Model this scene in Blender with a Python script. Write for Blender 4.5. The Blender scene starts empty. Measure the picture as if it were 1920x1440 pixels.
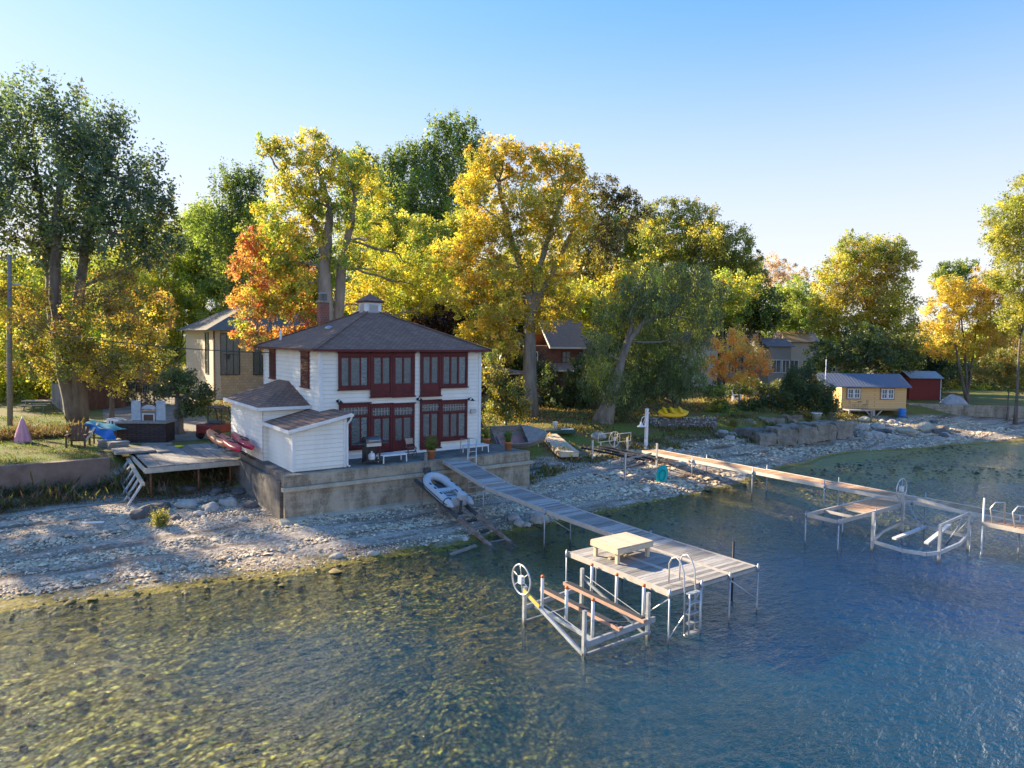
import bpy, math, random
import numpy as np
from mathutils import Vector, Matrix
random.seed(7); RNG = np.random.default_rng(11)
SC = bpy.context.scene; COL = SC.collection
R = math.radians
# ------------------------------------------------------------------ camera model (world: X along the house front, Y inland, water z=0)
CAMH = 7.65; FPX = 1300.0; YAW = R(35.9); PITCH = R(3.6); ROLL = R(0.8)
_f = Vector((math.sin(YAW)*math.cos(PITCH), math.cos(YAW)*math.cos(PITCH), -math.sin(PITCH)))
_r = Vector((math.cos(YAW), -math.sin(YAW), 0)); _u = _r.cross(_f)
_r2 = _r*math.cos(ROLL) + _u*math.sin(ROLL); _u2 = _r2.cross(_f)
HEAD = Vector((math.sin(YAW), math.cos(YAW), 0)); RIGHT = _r
def ray(px, py): return _f*FPX + _r2*(px-960) - _u2*(py-720)
def G(px, py, z=0.0):
    d = ray(px, py); return Vector((0, 0, CAMH)) + d*((z-CAMH)/d.z)
def D(px, py, depth):
    d = ray(px, py); return Vector((0, 0, CAMH)) + d*(depth/d.dot(HEAD))
def onY(px, py, Y):
    d = ray(px, py); return Vector((0, 0, CAMH)) + d*(Y/d.y)
def onX(px, py, X):
    d = ray(px, py); return Vector((0, 0, CAMH)) + d*(X/d.x)
# ------------------------------------------------------------------ object helpers
def tag(o, label=None, cat=None, group=None, kind=None):
    if label: o['label'] = label
    if cat: o['category'] = cat
    if group: o['group'] = group
    if kind or cat: o['kind'] = kind or 'thing'
    return o
def thing(name, label, cat, loc=(0,0,0), group=None, kind=None):
    o = bpy.data.objects.new(name, None); COL.objects.link(o); o.location = loc
    o.empty_display_size = .2
    return tag(o, label, cat, group, kind)
def wloc(o):
    v = Vector((0,0,0))
    while o is not None: v += o.location; o = o.parent
    return v
def copy_tree(o, parent=None):
    c = o.copy(); COL.objects.link(c); c.parent = parent
    for ch in list(o.children): copy_tree(ch, c)
    return c
class MB:
    def __init__(s): s.v = []; s.f = []; s.sm = []
    def add(s, vs, fs, smooth=False):
        b = len(s.v); s.v += [tuple(v) for v in vs]; s.f += [tuple(i+b for i in f) for f in fs]; s.sm += [smooth]*len(fs); return s
    def box(s, x0, x1, y0, y1, z0, z1):
        return s.add([(x0,y0,z0),(x1,y0,z0),(x1,y1,z0),(x0,y1,z0),(x0,y0,z1),(x1,y0,z1),(x1,y1,z1),(x0,y1,z1)],
            [(3,2,1,0),(4,5,6,7),(0,1,5,4),(1,2,6,5),(2,3,7,6),(3,0,4,7)])
    def obox(s, c, dx, dy, dz, sx, sy, sz):
        c = Vector(c); dx, dy, dz = Vector(dx).normalized()*sx/2, Vector(dy).normalized()*sy/2, Vector(dz).normalized()*sz/2
        P = [c+dx*a+dy*b+dz*k for k in (-1,1) for a,b in ((-1,-1),(1,-1),(1,1),(-1,1))]
        return s.add(P, [(3,2,1,0),(4,5,6,7),(0,1,5,4),(1,2,6,5),(2,3,7,6),(3,0,4,7)])
    def bar(s, p, q, w, h=None, up=(0,0,1)):
        p, q = Vector(p), Vector(q); h = h or w; d = (q-p); L = d.length; d = d/L
        up = Vector(up)
        if abs(d.dot(up)) > .97: up = Vector((0,1,0))
        sx = d.cross(up).normalized(); uz = sx.cross(d)
        return s.obox((p+q)/2, d, sx, uz, L, w, h)
    def tube(s, pts, r, n=8, cap=True, closed=False):
        pts = [Vector(p) for p in pts]; rs = r if isinstance(r, (list, tuple)) else [r]*len(pts)
        N = len(pts); V = []; F = []
        ref = None
        for i, p in enumerate(pts):
            if closed: t = pts[(i+1) % N]-pts[i-1]
            else: t = (pts[min(i+1,N-1)]-pts[max(i-1,0)])
            t = t.normalized() if t.length > 1e-9 else Vector((0,0,1))
            if ref is None:
                a = Vector((0,0,1)) if abs(t.z) < .9 else Vector((1,0,0)); ref = t.cross(a).normalized()
            else:
                ref = (ref - t*ref.dot(t)); ref = ref.normalized() if ref.length > 1e-6 else t.orthogonal().normalized()
            b = t.cross(ref)
            for k in range(n):
                an = 2*math.pi*k/n; V.append(p+(ref*math.cos(an)+b*math.sin(an))*rs[i])
        for i in range(N if closed else N-1):
            j = (i+1) % N
            for k in range(n):
                F.append((i*n+k, i*n+(k+1)%n, j*n+(k+1)%n, j*n+k))
        if cap and not closed:
            F.append(tuple(range(n-1,-1,-1))); F.append(tuple((N-1)*n+k for k in range(n)))
        return s.add(V, F, n > 5)
    def lathe(s, prof, c=(0,0,0), n=16, smooth=True):
        c = Vector(c); V = []; F = []
        for (r, z) in prof:
            for k in range(n): V.append(c+Vector((r*math.cos(2*math.pi*k/n), r*math.sin(2*math.pi*k/n), z)))
        for i in range(len(prof)-1):
            for k in range(n): F.append((i*n+k, i*n+(k+1)%n, (i+1)*n+(k+1)%n, (i+1)*n+k))
        F.append(tuple(range(n-1,-1,-1))); F.append(tuple((len(prof)-1)*n+k for k in range(n)))
        return s.add(V, F, smooth)
    def poly(s, pts): return s.add(pts, [tuple(range(len(pts)))])
    def prism(s, pts, th):
        """closed slab under polygon pts (thickness th downwards)"""
        n = len(pts); P = [Vector(p) for p in pts]; Q = [p-Vector((0,0,th)) for p in P]
        F = [tuple(range(n)), tuple(range(2*n-1, n-1, -1))]+[(i, n+i, n+(i+1)%n, (i+1)%n) for i in range(n)]
        return s.add(P+Q, F)
    def xform(s, M):
        s.v = [tuple(M @ Vector(v)) for v in s.v]; return s
    def build(s, name, mat, parent=None, label=None, bevel=0):
        me = bpy.data.meshes.new(name)
        off = wloc(parent) if parent is not None else Vector((0,0,0))
        vs = [(v[0]-off.x, v[1]-off.y, v[2]-off.z) for v in s.v]
        me.from_pydata(vs, [], s.f); me.validate()
        if len(me.polygons) == len(s.sm): me.polygons.foreach_set('use_smooth', s.sm)
        me.materials.append(mat); me.update()
        o = bpy.data.objects.new(name, me); COL.objects.link(o)
        if parent is not None: o.parent = parent
        if label: o['label'] = label
        if bevel:
            m = o.modifiers.new('bevel', 'BEVEL'); m.width = bevel; m.segments = 2; m.limit_method = 'ANGLE'
        return o
def solo(mb, name, mat, label, cat, group=None, kind=None, bevel=0):
    """a thing that is one mesh, its origin moved to its base"""
    xs = [v[0] for v in mb.v]; ys = [v[1] for v in mb.v]; zs = [v[2] for v in mb.v]
    c = Vector(((min(xs)+max(xs))/2, (min(ys)+max(ys))/2, min(zs)))
    mb.v = [(v[0]-c.x, v[1]-c.y, v[2]-c.z) for v in mb.v]
    o = mb.build(name, mat, None, bevel=bevel); o.location = c
    return tag(o, label, cat, group, kind)
def npmesh(name, V, F, mat, parent=None, col=None, smooth=False):
    """V (n,3); F (m,k) numpy ; col (m,3) per face"""
    me = bpy.data.meshes.new(name); off = wloc(parent) if parent is not None else Vector((0,0,0))
    V = V - np.array(off)
    k = F.shape[1]; me.vertices.add(len(V)); me.vertices.foreach_set('co', V.astype(np.float32).ravel())
    me.loops.add(F.size); me.loops.foreach_set('vertex_index', F.astype(np.int32).ravel())
    me.polygons.add(len(F)); me.polygons.foreach_set('loop_start', np.arange(0, F.size, k, dtype=np.int32))
    me.polygons.foreach_set('loop_total', np.full(len(F), k, dtype=np.int32))
    if smooth: me.polygons.foreach_set('use_smooth', np.ones(len(F), dtype=bool))
    me.update(calc_edges=True)
    if col is not None:
        a = me.attributes.new('col', 'FLOAT_COLOR', 'FACE')
        c4 = np.ones((len(F), 4), dtype=np.float32); c4[:, :3] = col; a.data.foreach_set('color', c4.ravel())
    me.materials.append(mat)
    o = bpy.data.objects.new(name, me); COL.objects.link(o)
    if parent is not None: o.parent = parent
    return o
# ------------------------------------------------------------------ materials
class NT:
    def __init__(s, name):
        s.m = bpy.data.materials.new(name); s.m.use_nodes = True; s.t = s.m.node_tree; s.t.nodes.clear()
        s.out = s.t.nodes.new('ShaderNodeOutputMaterial')
    def n(s, typ, ins=None, **kw):
        nd = s.t.nodes.new('ShaderNode'+typ)
        for k, v in kw.items(): setattr(nd, k, v)
        for k, v in (ins or {}).items(): s.set(nd, k, v)
        return nd
    def set(s, nd, k, v):
        sock = nd.inputs[k]
        if isinstance(v, bpy.types.NodeSocket): s.t.links.new(v, sock)
        elif isinstance(v, bpy.types.Node): s.t.links.new(v.outputs[0], sock)
        else:
            if hasattr(v, '__len__') and len(v) == 3 and sock.type == 'RGBA': v = (*v, 1)
            sock.default_value = v
    def mix(s, f, a, b, mode='MIX'):
        nd = s.t.nodes.new('ShaderNodeMix'); nd.data_type = 'RGBA'; nd.blend_type = mode
        s.set(nd, 0, f); s.set(nd, 6, a); s.set(nd, 7, b); return nd.outputs[2]
    def math(s, op, a, b=0.0, c=None, clamp=False):
        nd = s.t.nodes.new('ShaderNodeMath'); nd.operation = op; nd.use_clamp = clamp
        s.set(nd, 0, a); s.set(nd, 1, b)
        if c is not None: s.set(nd, 2, c)
        return nd.outputs[0]
    def noise(s, scale, detail=4, rough=.6, vec=None, dist=0):
        nd = s.n('TexNoise', {'Scale': scale, 'Detail': detail, 'Roughness': rough, 'Distortion': dist})
        if vec is not None: s.set(nd, 'Vector', vec)
        return nd.outputs[0]
    def ramp(s, f, stops):
        nd = s.t.nodes.new('ShaderNodeValToRGB'); s.set(nd, 0, f)
        e = nd.color_ramp.elements
        while len(e) < len(stops): e.new(.5)
        for i, (p, c) in enumerate(stops):
            e[i].position = p; e[i].color = (*c, 1) if hasattr(c, '__len__') else (c, c, c, 1)
        return nd.outputs[0]
    def obj(s): return s.n('TexCoord').outputs['Object']
    def pos(s): return s.n('NewGeometry').outputs['Position']
    def mapv(s, v, scale=(1,1,1), loc=(0,0,0), rot=(0,0,0)):
        return s.n('Mapping', {'Vector': v, 'Scale': scale, 'Location': loc, 'Rotation': rot}).outputs[0]
    def bump(s, h, st=.3, dist=.02, nrm=None):
        nd = s.n('Bump', {'Height': h, 'Strength': st, 'Distance': dist})
        if nrm is not None: s.set(nd, 'Normal', nrm)
        return nd.outputs[0]
    def bsdf(s, col, rough=.7, metal=0, spec=.35, nrm=None, **kw):
        p = s.n('BsdfPrincipled', {'Base Color': col, 'Roughness': rough, 'Metallic': metal, 'Specular IOR Level': spec})
        if nrm is not None: s.set(p, 'Normal', nrm)
        for k, v in kw.items(): s.set(p, k, v)
        s.t.links.new(p.outputs[0], s.out.inputs[0]); return p
def sc3(c, k): return tuple(min(1, x*k) for x in c)
MATS = {}
def M(name, col, rough=.75, var=.25, scale=3, bump=.25, bscale=40, metal=0, col2=None, spec=.3, island=0, stretch=(1,1,1)):
    if name in MATS: return MATS[name]
    t = NT(name); v = t.mapv(t.obj(), stretch)
    n1 = t.noise(scale, 6, .65, v)
    f = t.ramp(n1, [(.3, 0.), (.7, 1.)])
    c = t.mix(f, sc3(col, 1-var), col2 or sc3(col, 1+var))
    if island:
        rv = t.n('NewGeometry').outputs['Random Per Island']
        k = t.math('MULTIPLY_ADD', rv, island, 1-island*.5)
        c = t.mix(1., c, t.n('CombineColor', {0: k, 1: k, 2: k}).outputs[0], 'MULTIPLY')
    nr = t.bump(t.noise(bscale, 4, .6, v), bump, .02) if bump else None
    t.bsdf(c, rough, metal, spec, nr); MATS[name] = t.m; return t.m
# ------------------------------------------------------------------ special materials
def mat_siding(name, col=(.90,.86,.76)):
    t = NT(name); v = t.obj()
    n = t.noise(1.2, 5, .6, t.mapv(v, (1,1,.35))); n2 = t.noise(14, 3, .7, t.mapv(v, (.5,.5,6)))
    c = t.mix(t.ramp(n, [(.35,0.),(.75,1.)]), col, sc3(col, .84))
    c = t.mix(t.ramp(n2, [(.55,0.),(.85,.35)]), c, (.45,.42,.36))
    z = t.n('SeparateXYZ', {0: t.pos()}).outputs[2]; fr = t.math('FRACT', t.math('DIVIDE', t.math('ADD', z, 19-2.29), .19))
    c = t.mix(t.n('MapRange', {0: fr, 1: .86, 2: .97, 4: .45}).outputs[0], c, (.22,.23,.25))  # shade line under each lap, painted into the board colour
    t.bsdf(c, .62, 0, .3, t.bump(n2, .15, .01)); return t.m
def mat_brick(name, c1, c2, mortar, scale, bw=.5, bh=.25, ms=.02, rough=.85, mode='wall', noise=.3, bump=.4, bias=0.):
    t = NT(name); o = t.obj(); s = t.n('SeparateXYZ', {0: o})
    u = t.math('ADD', s.outputs[0], s.outputs[1])
    if mode == 'roof':
        w = s.outputs[2]
        nz = t.n('SeparateXYZ', {0: t.n('NewGeometry').outputs['Normal']})
        ax = t.math('GREATER_THAN', t.math('ABSOLUTE', nz.outputs[0]), t.math('ABSOLUTE', nz.outputs[1]))
        u = t.n('Mix', {0: ax, 2: s.outputs[0], 3: s.outputs[1]}).outputs[0]
        w = t.math('MULTIPLY', w, 2.4)
    else: w = s.outputs[2]
    v = t.n('CombineXYZ', {0: u, 1: w}).outputs[0]
    b = t.n('TexBrick', {'Vector': v, 'Color1': c1, 'Color2': c2, 'Mortar': mortar, 'Scale': scale, 'Mortar Size': ms, 'Mortar Smooth': .2, 'Bias': bias, 'Brick Width': bw, 'Row Height': bh})
    n = t.noise(2.2, 5, .65, o); n2 = t.noise(40, 2, .6, o)
    c = t.mix(t.ramp(n, [(.3,0.),(.7,noise)]), b.outputs[0], sc3(c1, .35))
    c = t.mix(t.ramp(n2, [(.5,0.),(.8,.3)]), c, sc3(c2, 1.6))
    t.bsdf(c, rough, 0, .2, t.bump(t.math('SUBTRACT', t.math('MULTIPLY', n2, .4), b.outputs[1]), bump, .02)); return t.m
def mat_concrete(name, col=(.30,.285,.25), stain=(.07,.065,.05), amt=.75, ztop=2.1):
    t = NT(name); o = t.pos(); s = t.n('SeparateXYZ', {0: o})
    big = t.noise(.9, 6, .7, o); st = t.math('ADD', t.math('MULTIPLY', t.noise(1.7, 6, .75, t.mapv(o, (1,1,.45))), .7), t.math('MULTIPLY', t.noise(2.2, 5, .7, t.mapv(o, (.25,.25,2.2))), .3)); fine = t.noise(22, 4, .7, o)
    c = t.mix(t.ramp(big, [(.3,0.),(.7,1.)]), sc3(col,1.15), sc3(col,.75))
    c = t.mix(t.ramp(st, [(.44,0.),(.58,amt)]), c, stain)
    c = t.mix(t.ramp(fine, [(.45,0.),(.8,.5)]), c, sc3(col,1.5))
    t.bsdf(c, .9, 0, .2, t.bump(fine, .5, .02)); return t.m
def mat_leaf(name, trans=.5, boost=1.0):
    t = NT(name); a = t.n('Attribute'); a.attribute_name = 'col'
    c = a.outputs['Color']
    if boost != 1: c = t.mix(1., c, (boost,boost,boost), 'MULTIPLY')
    d = t.n('BsdfDiffuse', {'Color': c}); tr = t.n('BsdfTranslucent', {'Color': t.mix(1., c, (1.25,1.15,.6), 'MULTIPLY')})
    gl = t.n('BsdfGlossy', {'Color': (.8,.8,.8,1), 'Roughness': .45})
    m = t.n('MixShader', {0: trans, 1: d, 2: tr}); m2 = t.n('MixShader', {0: .035, 1: m, 2: gl})
    t.t.links.new(m2.outputs[0], t.out.inputs[0]); return t.m
LEAF = mat_leaf('leaf_foliage', .6, 1.04); 
BARK = M('bark', (.10,.075,.055), .9, .45, 2.5, .9, 9, stretch=(1,1,.25), col2=(.2,.165,.13))
BARKL = M('bark_pale', (.16,.13,.1), .9, .4, 2.5, .9, 9, stretch=(1,1,.25), col2=(.27,.23,.18))
WHITE = mat_siding('white_clapboard'); TRIM = M('white_trim', (.78,.78,.76), .5, .08, 2, .05)
RED = M('oxblood_paint', (.085,.011,.011), .55, .3, 3, .12, 30, spec=.22)
SHING = mat_brick('asphalt_shingles', (.34,.19,.125), (.20,.11,.08), (.04,.028,.022), 2.4, .6, .34, .04, mode='roof', noise=.65)
SHING2 = mat_brick('grey_shingles', (.20,.18,.15), (.15,.135,.115), (.06,.055,.05), 3.2, .6, .34, .03, mode='roof', noise=.3)
BRICK = mat_brick('red_brick', (.34,.09,.045), (.22,.06,.035), (.22,.16,.13), 3.6, .55, .45, .05)
STONEBR = mat_brick('tan_stone_veneer', (.56,.42,.25), (.44,.31,.18), (.3,.23,.15), 2.0, .7, .5, .03, noise=.15)
DARKBR = mat_brick('dark_brick', (.055,.038,.034), (.035,.026,.025), (.02,.017,.016), 4, .6, .4, .04)
CONC = mat_concrete('stained_concrete', (.36,.30,.22), (.085,.06,.035), .8); CONC2 = mat_concrete('pale_concrete', (.42,.38,.29), (.14,.12,.08), .45)
CONCD = mat_concrete('dark_concrete', (.17,.15,.13), (.045,.04,.032), .8)
ALU = M('aluminium', (.52,.53,.54), .42, .15, 6, .05, metal=.7, spec=.5)
GALV = M('galvanised_steel', (.34,.37,.41), .5, .25, 6, .1, metal=.6)
for _m in (ALU, GALV):   # waterline stain and limescale on everything standing in the lake
    _t = NT.__new__(NT); _t.m = _m; _t.t = _m.node_tree; _p = [n for n in _t.t.nodes if n.type == 'BSDF_PRINCIPLED'][0]; _src = _p.inputs['Base Color'].links[0].from_socket
    _pz = _t.pos(); _z = _t.math('ADD', _t.n('SeparateXYZ', {0: _pz}).outputs[2], _t.math('MULTIPLY_ADD', _t.noise(6, 3, .6, _pz), .2, -.1))
    _c = _t.mix(_t.n('MapRange', {0: _z, 1: .20, 2: .04, 3: 0., 4: .85}).outputs[0], _src, (.06,.05,.025)); _c = _t.mix(_t.ramp(_t.noise(9, 4, .7, _pz), [(.55,0.),(.75,.45)]), _c, (.20,.13,.08)); _t.t.links.new(_c, _p.inputs['Base Color'])
DOCK = M('weathered_decking', (.26,.235,.215), .85, .3, 3, .4, 30, island=.9, stretch=(1,6,6), col2=(.33,.315,.30))
DOCK2 = M('cedar_decking', (.46,.25,.13), .75, .3, 3, .3, 30, island=.7, stretch=(1,6,6))
PINE = M('pale_pine', (.55,.43,.29), .7, .18, 3, .25, 30, stretch=(1,8,8), island=.2)
OLDW = M('old_grey_wood', (.19,.17,.15), .9, .35, 3, .5, 25, stretch=(1,5,5), island=.6, col2=(.28,.26,.235))
BROWNW = M('brown_wood', (.10,.05,.03), .85, .3, 3, .3, 25, island=.3)
BLACK = M('black_paint', (.018,.018,.02), .45, .3, 4, .1); DARK = M('dark_grey', (.05,.05,.055), .6, .3, 4, .1)
STEEL = M('stainless', (.5,.5,.5), .3, .1, 4, .03, metal=.9); PLASTW = M('white_plastic', (.75,.76,.77), .45, .08, 4, .03)
TERRA = M('terracotta', (.48,.16,.06), .8, .2, 6, .2); RUST = M('rusty_steel', (.16,.06,.035), .85, .4, 8, .4)
CARPET = M('black_carpet', (.02,.022,.03), .95, .3, 8, .4); ORANGE = M('orange_cap', (.75,.14,.03), .5, .1, 4, .05)
def mat_glass(name, col=(.02,.028,.03), refl=.12):
    t = NT(name); n = t.noise(3.5, 4, .65, t.mapv(t.pos(), (1,1,3)), 1.)
    g = t.n('BsdfGlossy', {'Color': (.24,.33,.36,1), 'Roughness': .02, 'Normal': t.bump(n, 1., .05)})
    ri = t.n('NewGeometry').outputs['Random Per Island']
    cc = t.mix(ri, col, (.05,.045,.05))
    d = t.n('BsdfPrincipled', {'Base Color': cc, 'Roughness': .2})
    f = t.math('ADD', t.math('MULTIPLY', t.n('Fresnel', {'IOR': 1.5}), .9), t.math('MULTIPLY', t.math('POWER', ri, 1.5), refl*2.6), clamp=True)
    m = t.n('MixShader', {0: f, 1: d, 2: g}); t.t.links.new(m.outputs[0], t.out.inputs[0]); return t.m
GLASS = mat_glass('window_glass')
# ------------------------------------------------------------------ terrain profile
def lin(x, pts): return np.interp(x, [p[0] for p in pts], [p[1] for p in pts])
YS = [(-60,24.2),(-12,23.6),(-.2,23.2),(2.9,22.5),(6.2,22.2),(9,22.4),(12.5,21.9),(15.6,22.3),(18,22.6),(21.3,22.9),(25.2,22.4),(32.7,23.2),(38.8,24.5),(46,25.8),(51,25),(56,23.6),(67.5,21.5),(90,20),(200,14),(3000,-100)]
YB = [(-60,36.44),(3.7,36.44),(4.3,33.4),(8.4,32),(9.2,27.4),(20.3,27.4),(21.5,28.6),(28,30),(32,30.5),(38,31),(44,29.2),(50,29.5),(55,31),(63,31.5),(72,29),(80,27.5),(200,22),(3000,-90)]
ZB = [(-60,.62),(3.7,.62),(4.3,.5),(8.4,.5),(12,.33),(20.3,.4),(24,.8),(30,.95),(60,.95),(3000,.95)]
YL = [(-60,36.75),(3.7,36.75),(4.3,40),(8.6,40),(9.3,31.5),(20.3,30),(21.4,32),(28,35),(32,35.5),(38,35.5),(44,33),(50,33.5),(55,36),(63,36),(72,32),(80,29.5),(200,24),(3000,-86)]
def Hh(X, Y):
    X = np.asarray(X, float); Y = np.asarray(Y, float)
    wob = .35*np.sin(X*.55)+.2*np.sin(X*1.3+1)
    ys = lin(X, YS)+wob*.5-.55*np.exp(-((X-16)/9)**2); yb = lin(X, YB); zb = lin(X, ZB); yl = lin(X, YL); zl = 1.9
    a = np.clip((Y-ys)/np.maximum(yb-ys, .1), 0, 1); b = np.clip((Y-yb)/np.maximum(yl-yb, .1), 0, 1)
    z = zb*a**.9 + (zl-zb)*(b*b*(3-2*b))
    dd = np.clip(ys-Y, 0, None)
    z = z - np.minimum(dd*lin(X, [(-60,.06),(4,.07),(12,.11),(18,.17),(28,.16),(36,.07),(70,.05)]), 2.8) + .05*np.sin(X*.9+Y*.4)*np.clip(dd/4, 0, 1) + .03*np.sin(X*2.1-Y*1.7)*np.clip(dd/2, 0, 1)
    z = z + .75*np.exp(-((X-23.2+.12*(Y-9))/1.3)**2-((Y-9.2)/2.6)**2) + .3*np.exp(-((X-8)/3)**2-((Y-13)/2.)**2)
    tt = np.clip(((X-42.5)*.70+(Y-23)*-.71)/13., 0, 1); ddx = np.hypot(X-(42.5+9.1*tt), Y-(23-9.2*tt)); bar = -.06+.02*np.sin(X*2.1)*np.sin(Y*1.7)-.05*np.clip(ddx-1.0, 0, None)**2  # shoal made up at far right to carry the painted sun streak
    z = np.where((dd > 0) & (X > 36), np.maximum(z, np.minimum(bar, -.03)), z)
    z = z + np.where((a > .05) & (b < .999), .035*np.sin(X*1.7+Y*2.3)*np.sin(Y*1.1-X*.6), 0)
    return z
def H(x, y): return float(Hh(x, y))
def GH(px, py, z0=1.0, it=6):
    """point where the pixel ray meets the terrain"""
    z = z0
    for _ in range(it):
        p = G(px, py, z); z = .5*z+.5*H(p.x, p.y)
    p = G(px, py, z); return Vector((p.x, p.y, H(p.x, p.y)))
def axis(lo, hi, a, b, fine, coarse):
    xs = list(np.arange(a, b, fine)); x, s = b, fine
    while x < hi: xs.append(x); s = min(s*1.12, coarse); x += s
    xs.append(hi); x, s = a, fine; left = []
    while True:
        s = min(s*1.12, coarse); x -= s
        if x < lo: break
        left.append(x)
    return np.array([lo]+left[::-1]+xs)
def grid(xs, ys):
    X, Y = np.meshgrid(xs, ys); nx, ny = len(xs), len(ys)
    i = np.arange(nx*ny).reshape(ny, nx); F = np.stack([i[:-1,:-1].ravel(), i[:-1,1:].ravel(), i[1:,1:].ravel(), i[1:,:-1].ravel()], 1)
    return X, Y, F
xs = axis(-900, 1500, -14, 70, .3, 60); ys = axis(-300, 1600, 4, 46, .22, 60)
X, Y, F = grid(xs, ys); Z = Hh(X, Y)
V = np.stack([X.ravel(), Y.ravel(), Z.ravel()], 1)
def mat_ground():
    t = NT('shore_ground'); p = t.pos(); s = t.n('SeparateXYZ', {0: p}); z = s.outputs[2]
    nz = t.noise(.8, 5, .6, p); nf = t.noise(9, 5, .7, p); nm = t.noise(2.4, 5, .65, p); ns = t.noise(1.0, 4, .6, t.mapv(p, (.22, 1.6, 1), rot=(0,0,R(3))))
    zn = t.math('ADD', z, t.math('MULTIPLY_ADD', nm, .16, -.08))
    # gravel
    vo = t.n('TexVoronoi', {'Vector': p, 'Scale': 7.5}); vo2 = t.n('TexVoronoi', {'Vector': p, 'Scale': 17.})
    peb = t.mix(t.n('SeparateColor', {0: vo.outputs['Color']}).outputs[0], (.28,.21,.14), (.68,.59,.46))
    peb = t.mix(.5, peb, t.mix(t.n('SeparateColor', {0: vo2.outputs['Color']}).outputs[0], (.14,.12,.10), (.44,.42,.39)))
    soil = t.mix(nf, (.05,.028,.016), (.15,.085,.05))
    beach = t.mix(t.ramp(t.math('ADD', t.math('MULTIPLY', ns, .75), t.math('MULTIPLY', nf, .25)), [(.40,.08),(.56,.92)]), soil, peb)
    # bank / land
    grass = t.mix(nf, (.035,.05,.012), (.10,.12,.025)); dirt = t.mix(nf, (.07,.045,.022), (.16,.11,.05))
    leaf = t.mix(t.ramp(t.noise(26, 2, .6, p), [(.56,0.),(.62,1.)]), t.mix(t.ramp(nz, [(.42,0.),(.62,1.)]), dirt, grass), (.33,.16,.03))
    lawn = t.mix(nf, (.06,.085,.014), (.15,.17,.03))
    land = t.mix(t.ramp(z, [(0,0.),(1,1.)]), leaf, t.mix(t.ramp(nz, [(.40,0.),(.55,1.)]), leaf, lawn))
    lf = t.n('MapRange', {0: t.math('ADD', zn, t.math('ADD', t.math('MULTIPLY', t.math('GREATER_THAN', s.outputs[0], 21.), -.45), t.math('MULTIPLY', t.math('LESS_THAN', s.outputs[0], 4.4), -.75))), 1: .5, 2: .75}).outputs[0]
    c = t.mix(lf, beach, land)
    # wet algae line at the water's edge; brighter at right, sunlight put into colour
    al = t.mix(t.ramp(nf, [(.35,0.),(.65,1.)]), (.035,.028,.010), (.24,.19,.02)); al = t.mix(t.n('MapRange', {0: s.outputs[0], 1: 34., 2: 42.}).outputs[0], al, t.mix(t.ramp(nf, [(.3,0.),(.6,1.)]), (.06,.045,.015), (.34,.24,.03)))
    c = t.mix(t.n('MapRange', {0: zn, 1: .085, 2: .02}).outputs[0], c, al)
    # lake bed
    dn = t.noise(.24, 5, .62, p, .6); vb = t.n('TexVoronoi', {'Vector': t.n('VectorMath', {0: p, 1: t.n('VectorMath', {0: t.n('TexNoise', {'Vector': p, 'Scale': 2.}).outputs['Color'], 1: (.5,.5,.5)}, operation='MULTIPLY').outputs[0]}, operation='ADD').outputs[0], 'Scale': 4.2}); vs = t.n('TexVoronoi', {'Vector': p, 'Scale': 9.})
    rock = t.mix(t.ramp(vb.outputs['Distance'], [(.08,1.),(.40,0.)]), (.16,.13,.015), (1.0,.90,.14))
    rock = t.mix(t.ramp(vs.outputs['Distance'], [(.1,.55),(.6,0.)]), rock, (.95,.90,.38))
    weed = t.mix(nf, (.05,.04,.012), (.46,.35,.05))
    far = t.n('MapRange', {0: s.outputs[1], 1: 20.5, 2: 13.5}).outputs[0]; lf_ = t.n('MapRange', {0: s.outputs[0], 1: 12., 2: 2., 3: -.10, 4: .30}).outputs[0]
    lf_ = t.math('ADD', lf_, t.n('MapRange', {0: s.outputs[0], 1: 30., 2: 38., 3: 0., 4: .2}).outputs[0])  # bed painted paler at left and right to read as sunlit shallows
    def spot_(cx, cy, rx, ry, k):
        v_ = t.mapv(p, (1/rx, 1/ry, 0), loc=(-cx/rx, -cy/ry, 0)); L_ = t.n('VectorMath', {0: v_}, operation='LENGTH').outputs['Value']
        return t.n('MapRange', {0: L_, 1: 1.6, 2: .5, 3: 0., 4: k}).outputs[0]
    lf_ = t.math('ADD', lf_, spot_(23.3, 9.2, 1.8, 3.4, .25))
    bf = t.math('ADD', t.math('ADD', t.math('MULTIPLY', dn, .75), t.math('MULTIPLY', nf, .25)), t.math('ADD', t.math('MULTIPLY', far, .08), lf_))
    bed = t.mix(t.ramp(bf, [(.42,0.),(.60,1.)]), weed, rock)
    c = t.mix(t.n('MapRange', {0: z, 1: -.02, 2: -.30}).outputs[0], c, bed)
    sun_streak = t.math('MULTIPLY', t.n('MapRange', {0: s.outputs[0], 1: 37., 2: 41.}).outputs[0], t.math('MULTIPLY', t.n('MapRange', {0: z, 1: -.45, 2: -.10}).outputs[0], t.n('MapRange', {0: z, 1: .0, 2: -.03}).outputs[0]))
    c = t.mix(t.math('MULTIPLY', sun_streak, .9), c, t.mix(nm, (.50,.30,.07), (1.0,.72,.20)))  # sunlight painted into the bed colour: golden streak over the far right shoal
    t.bsdf(c, .9, 0, .15, t.bump(t.math('ADD', t.math('MULTIPLY', vo.outputs['Distance'], -.7), nf), .6, .05)); return t.m
tag(npmesh('ground', V, F, mat_ground(), smooth=True), kind='structure')
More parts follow.
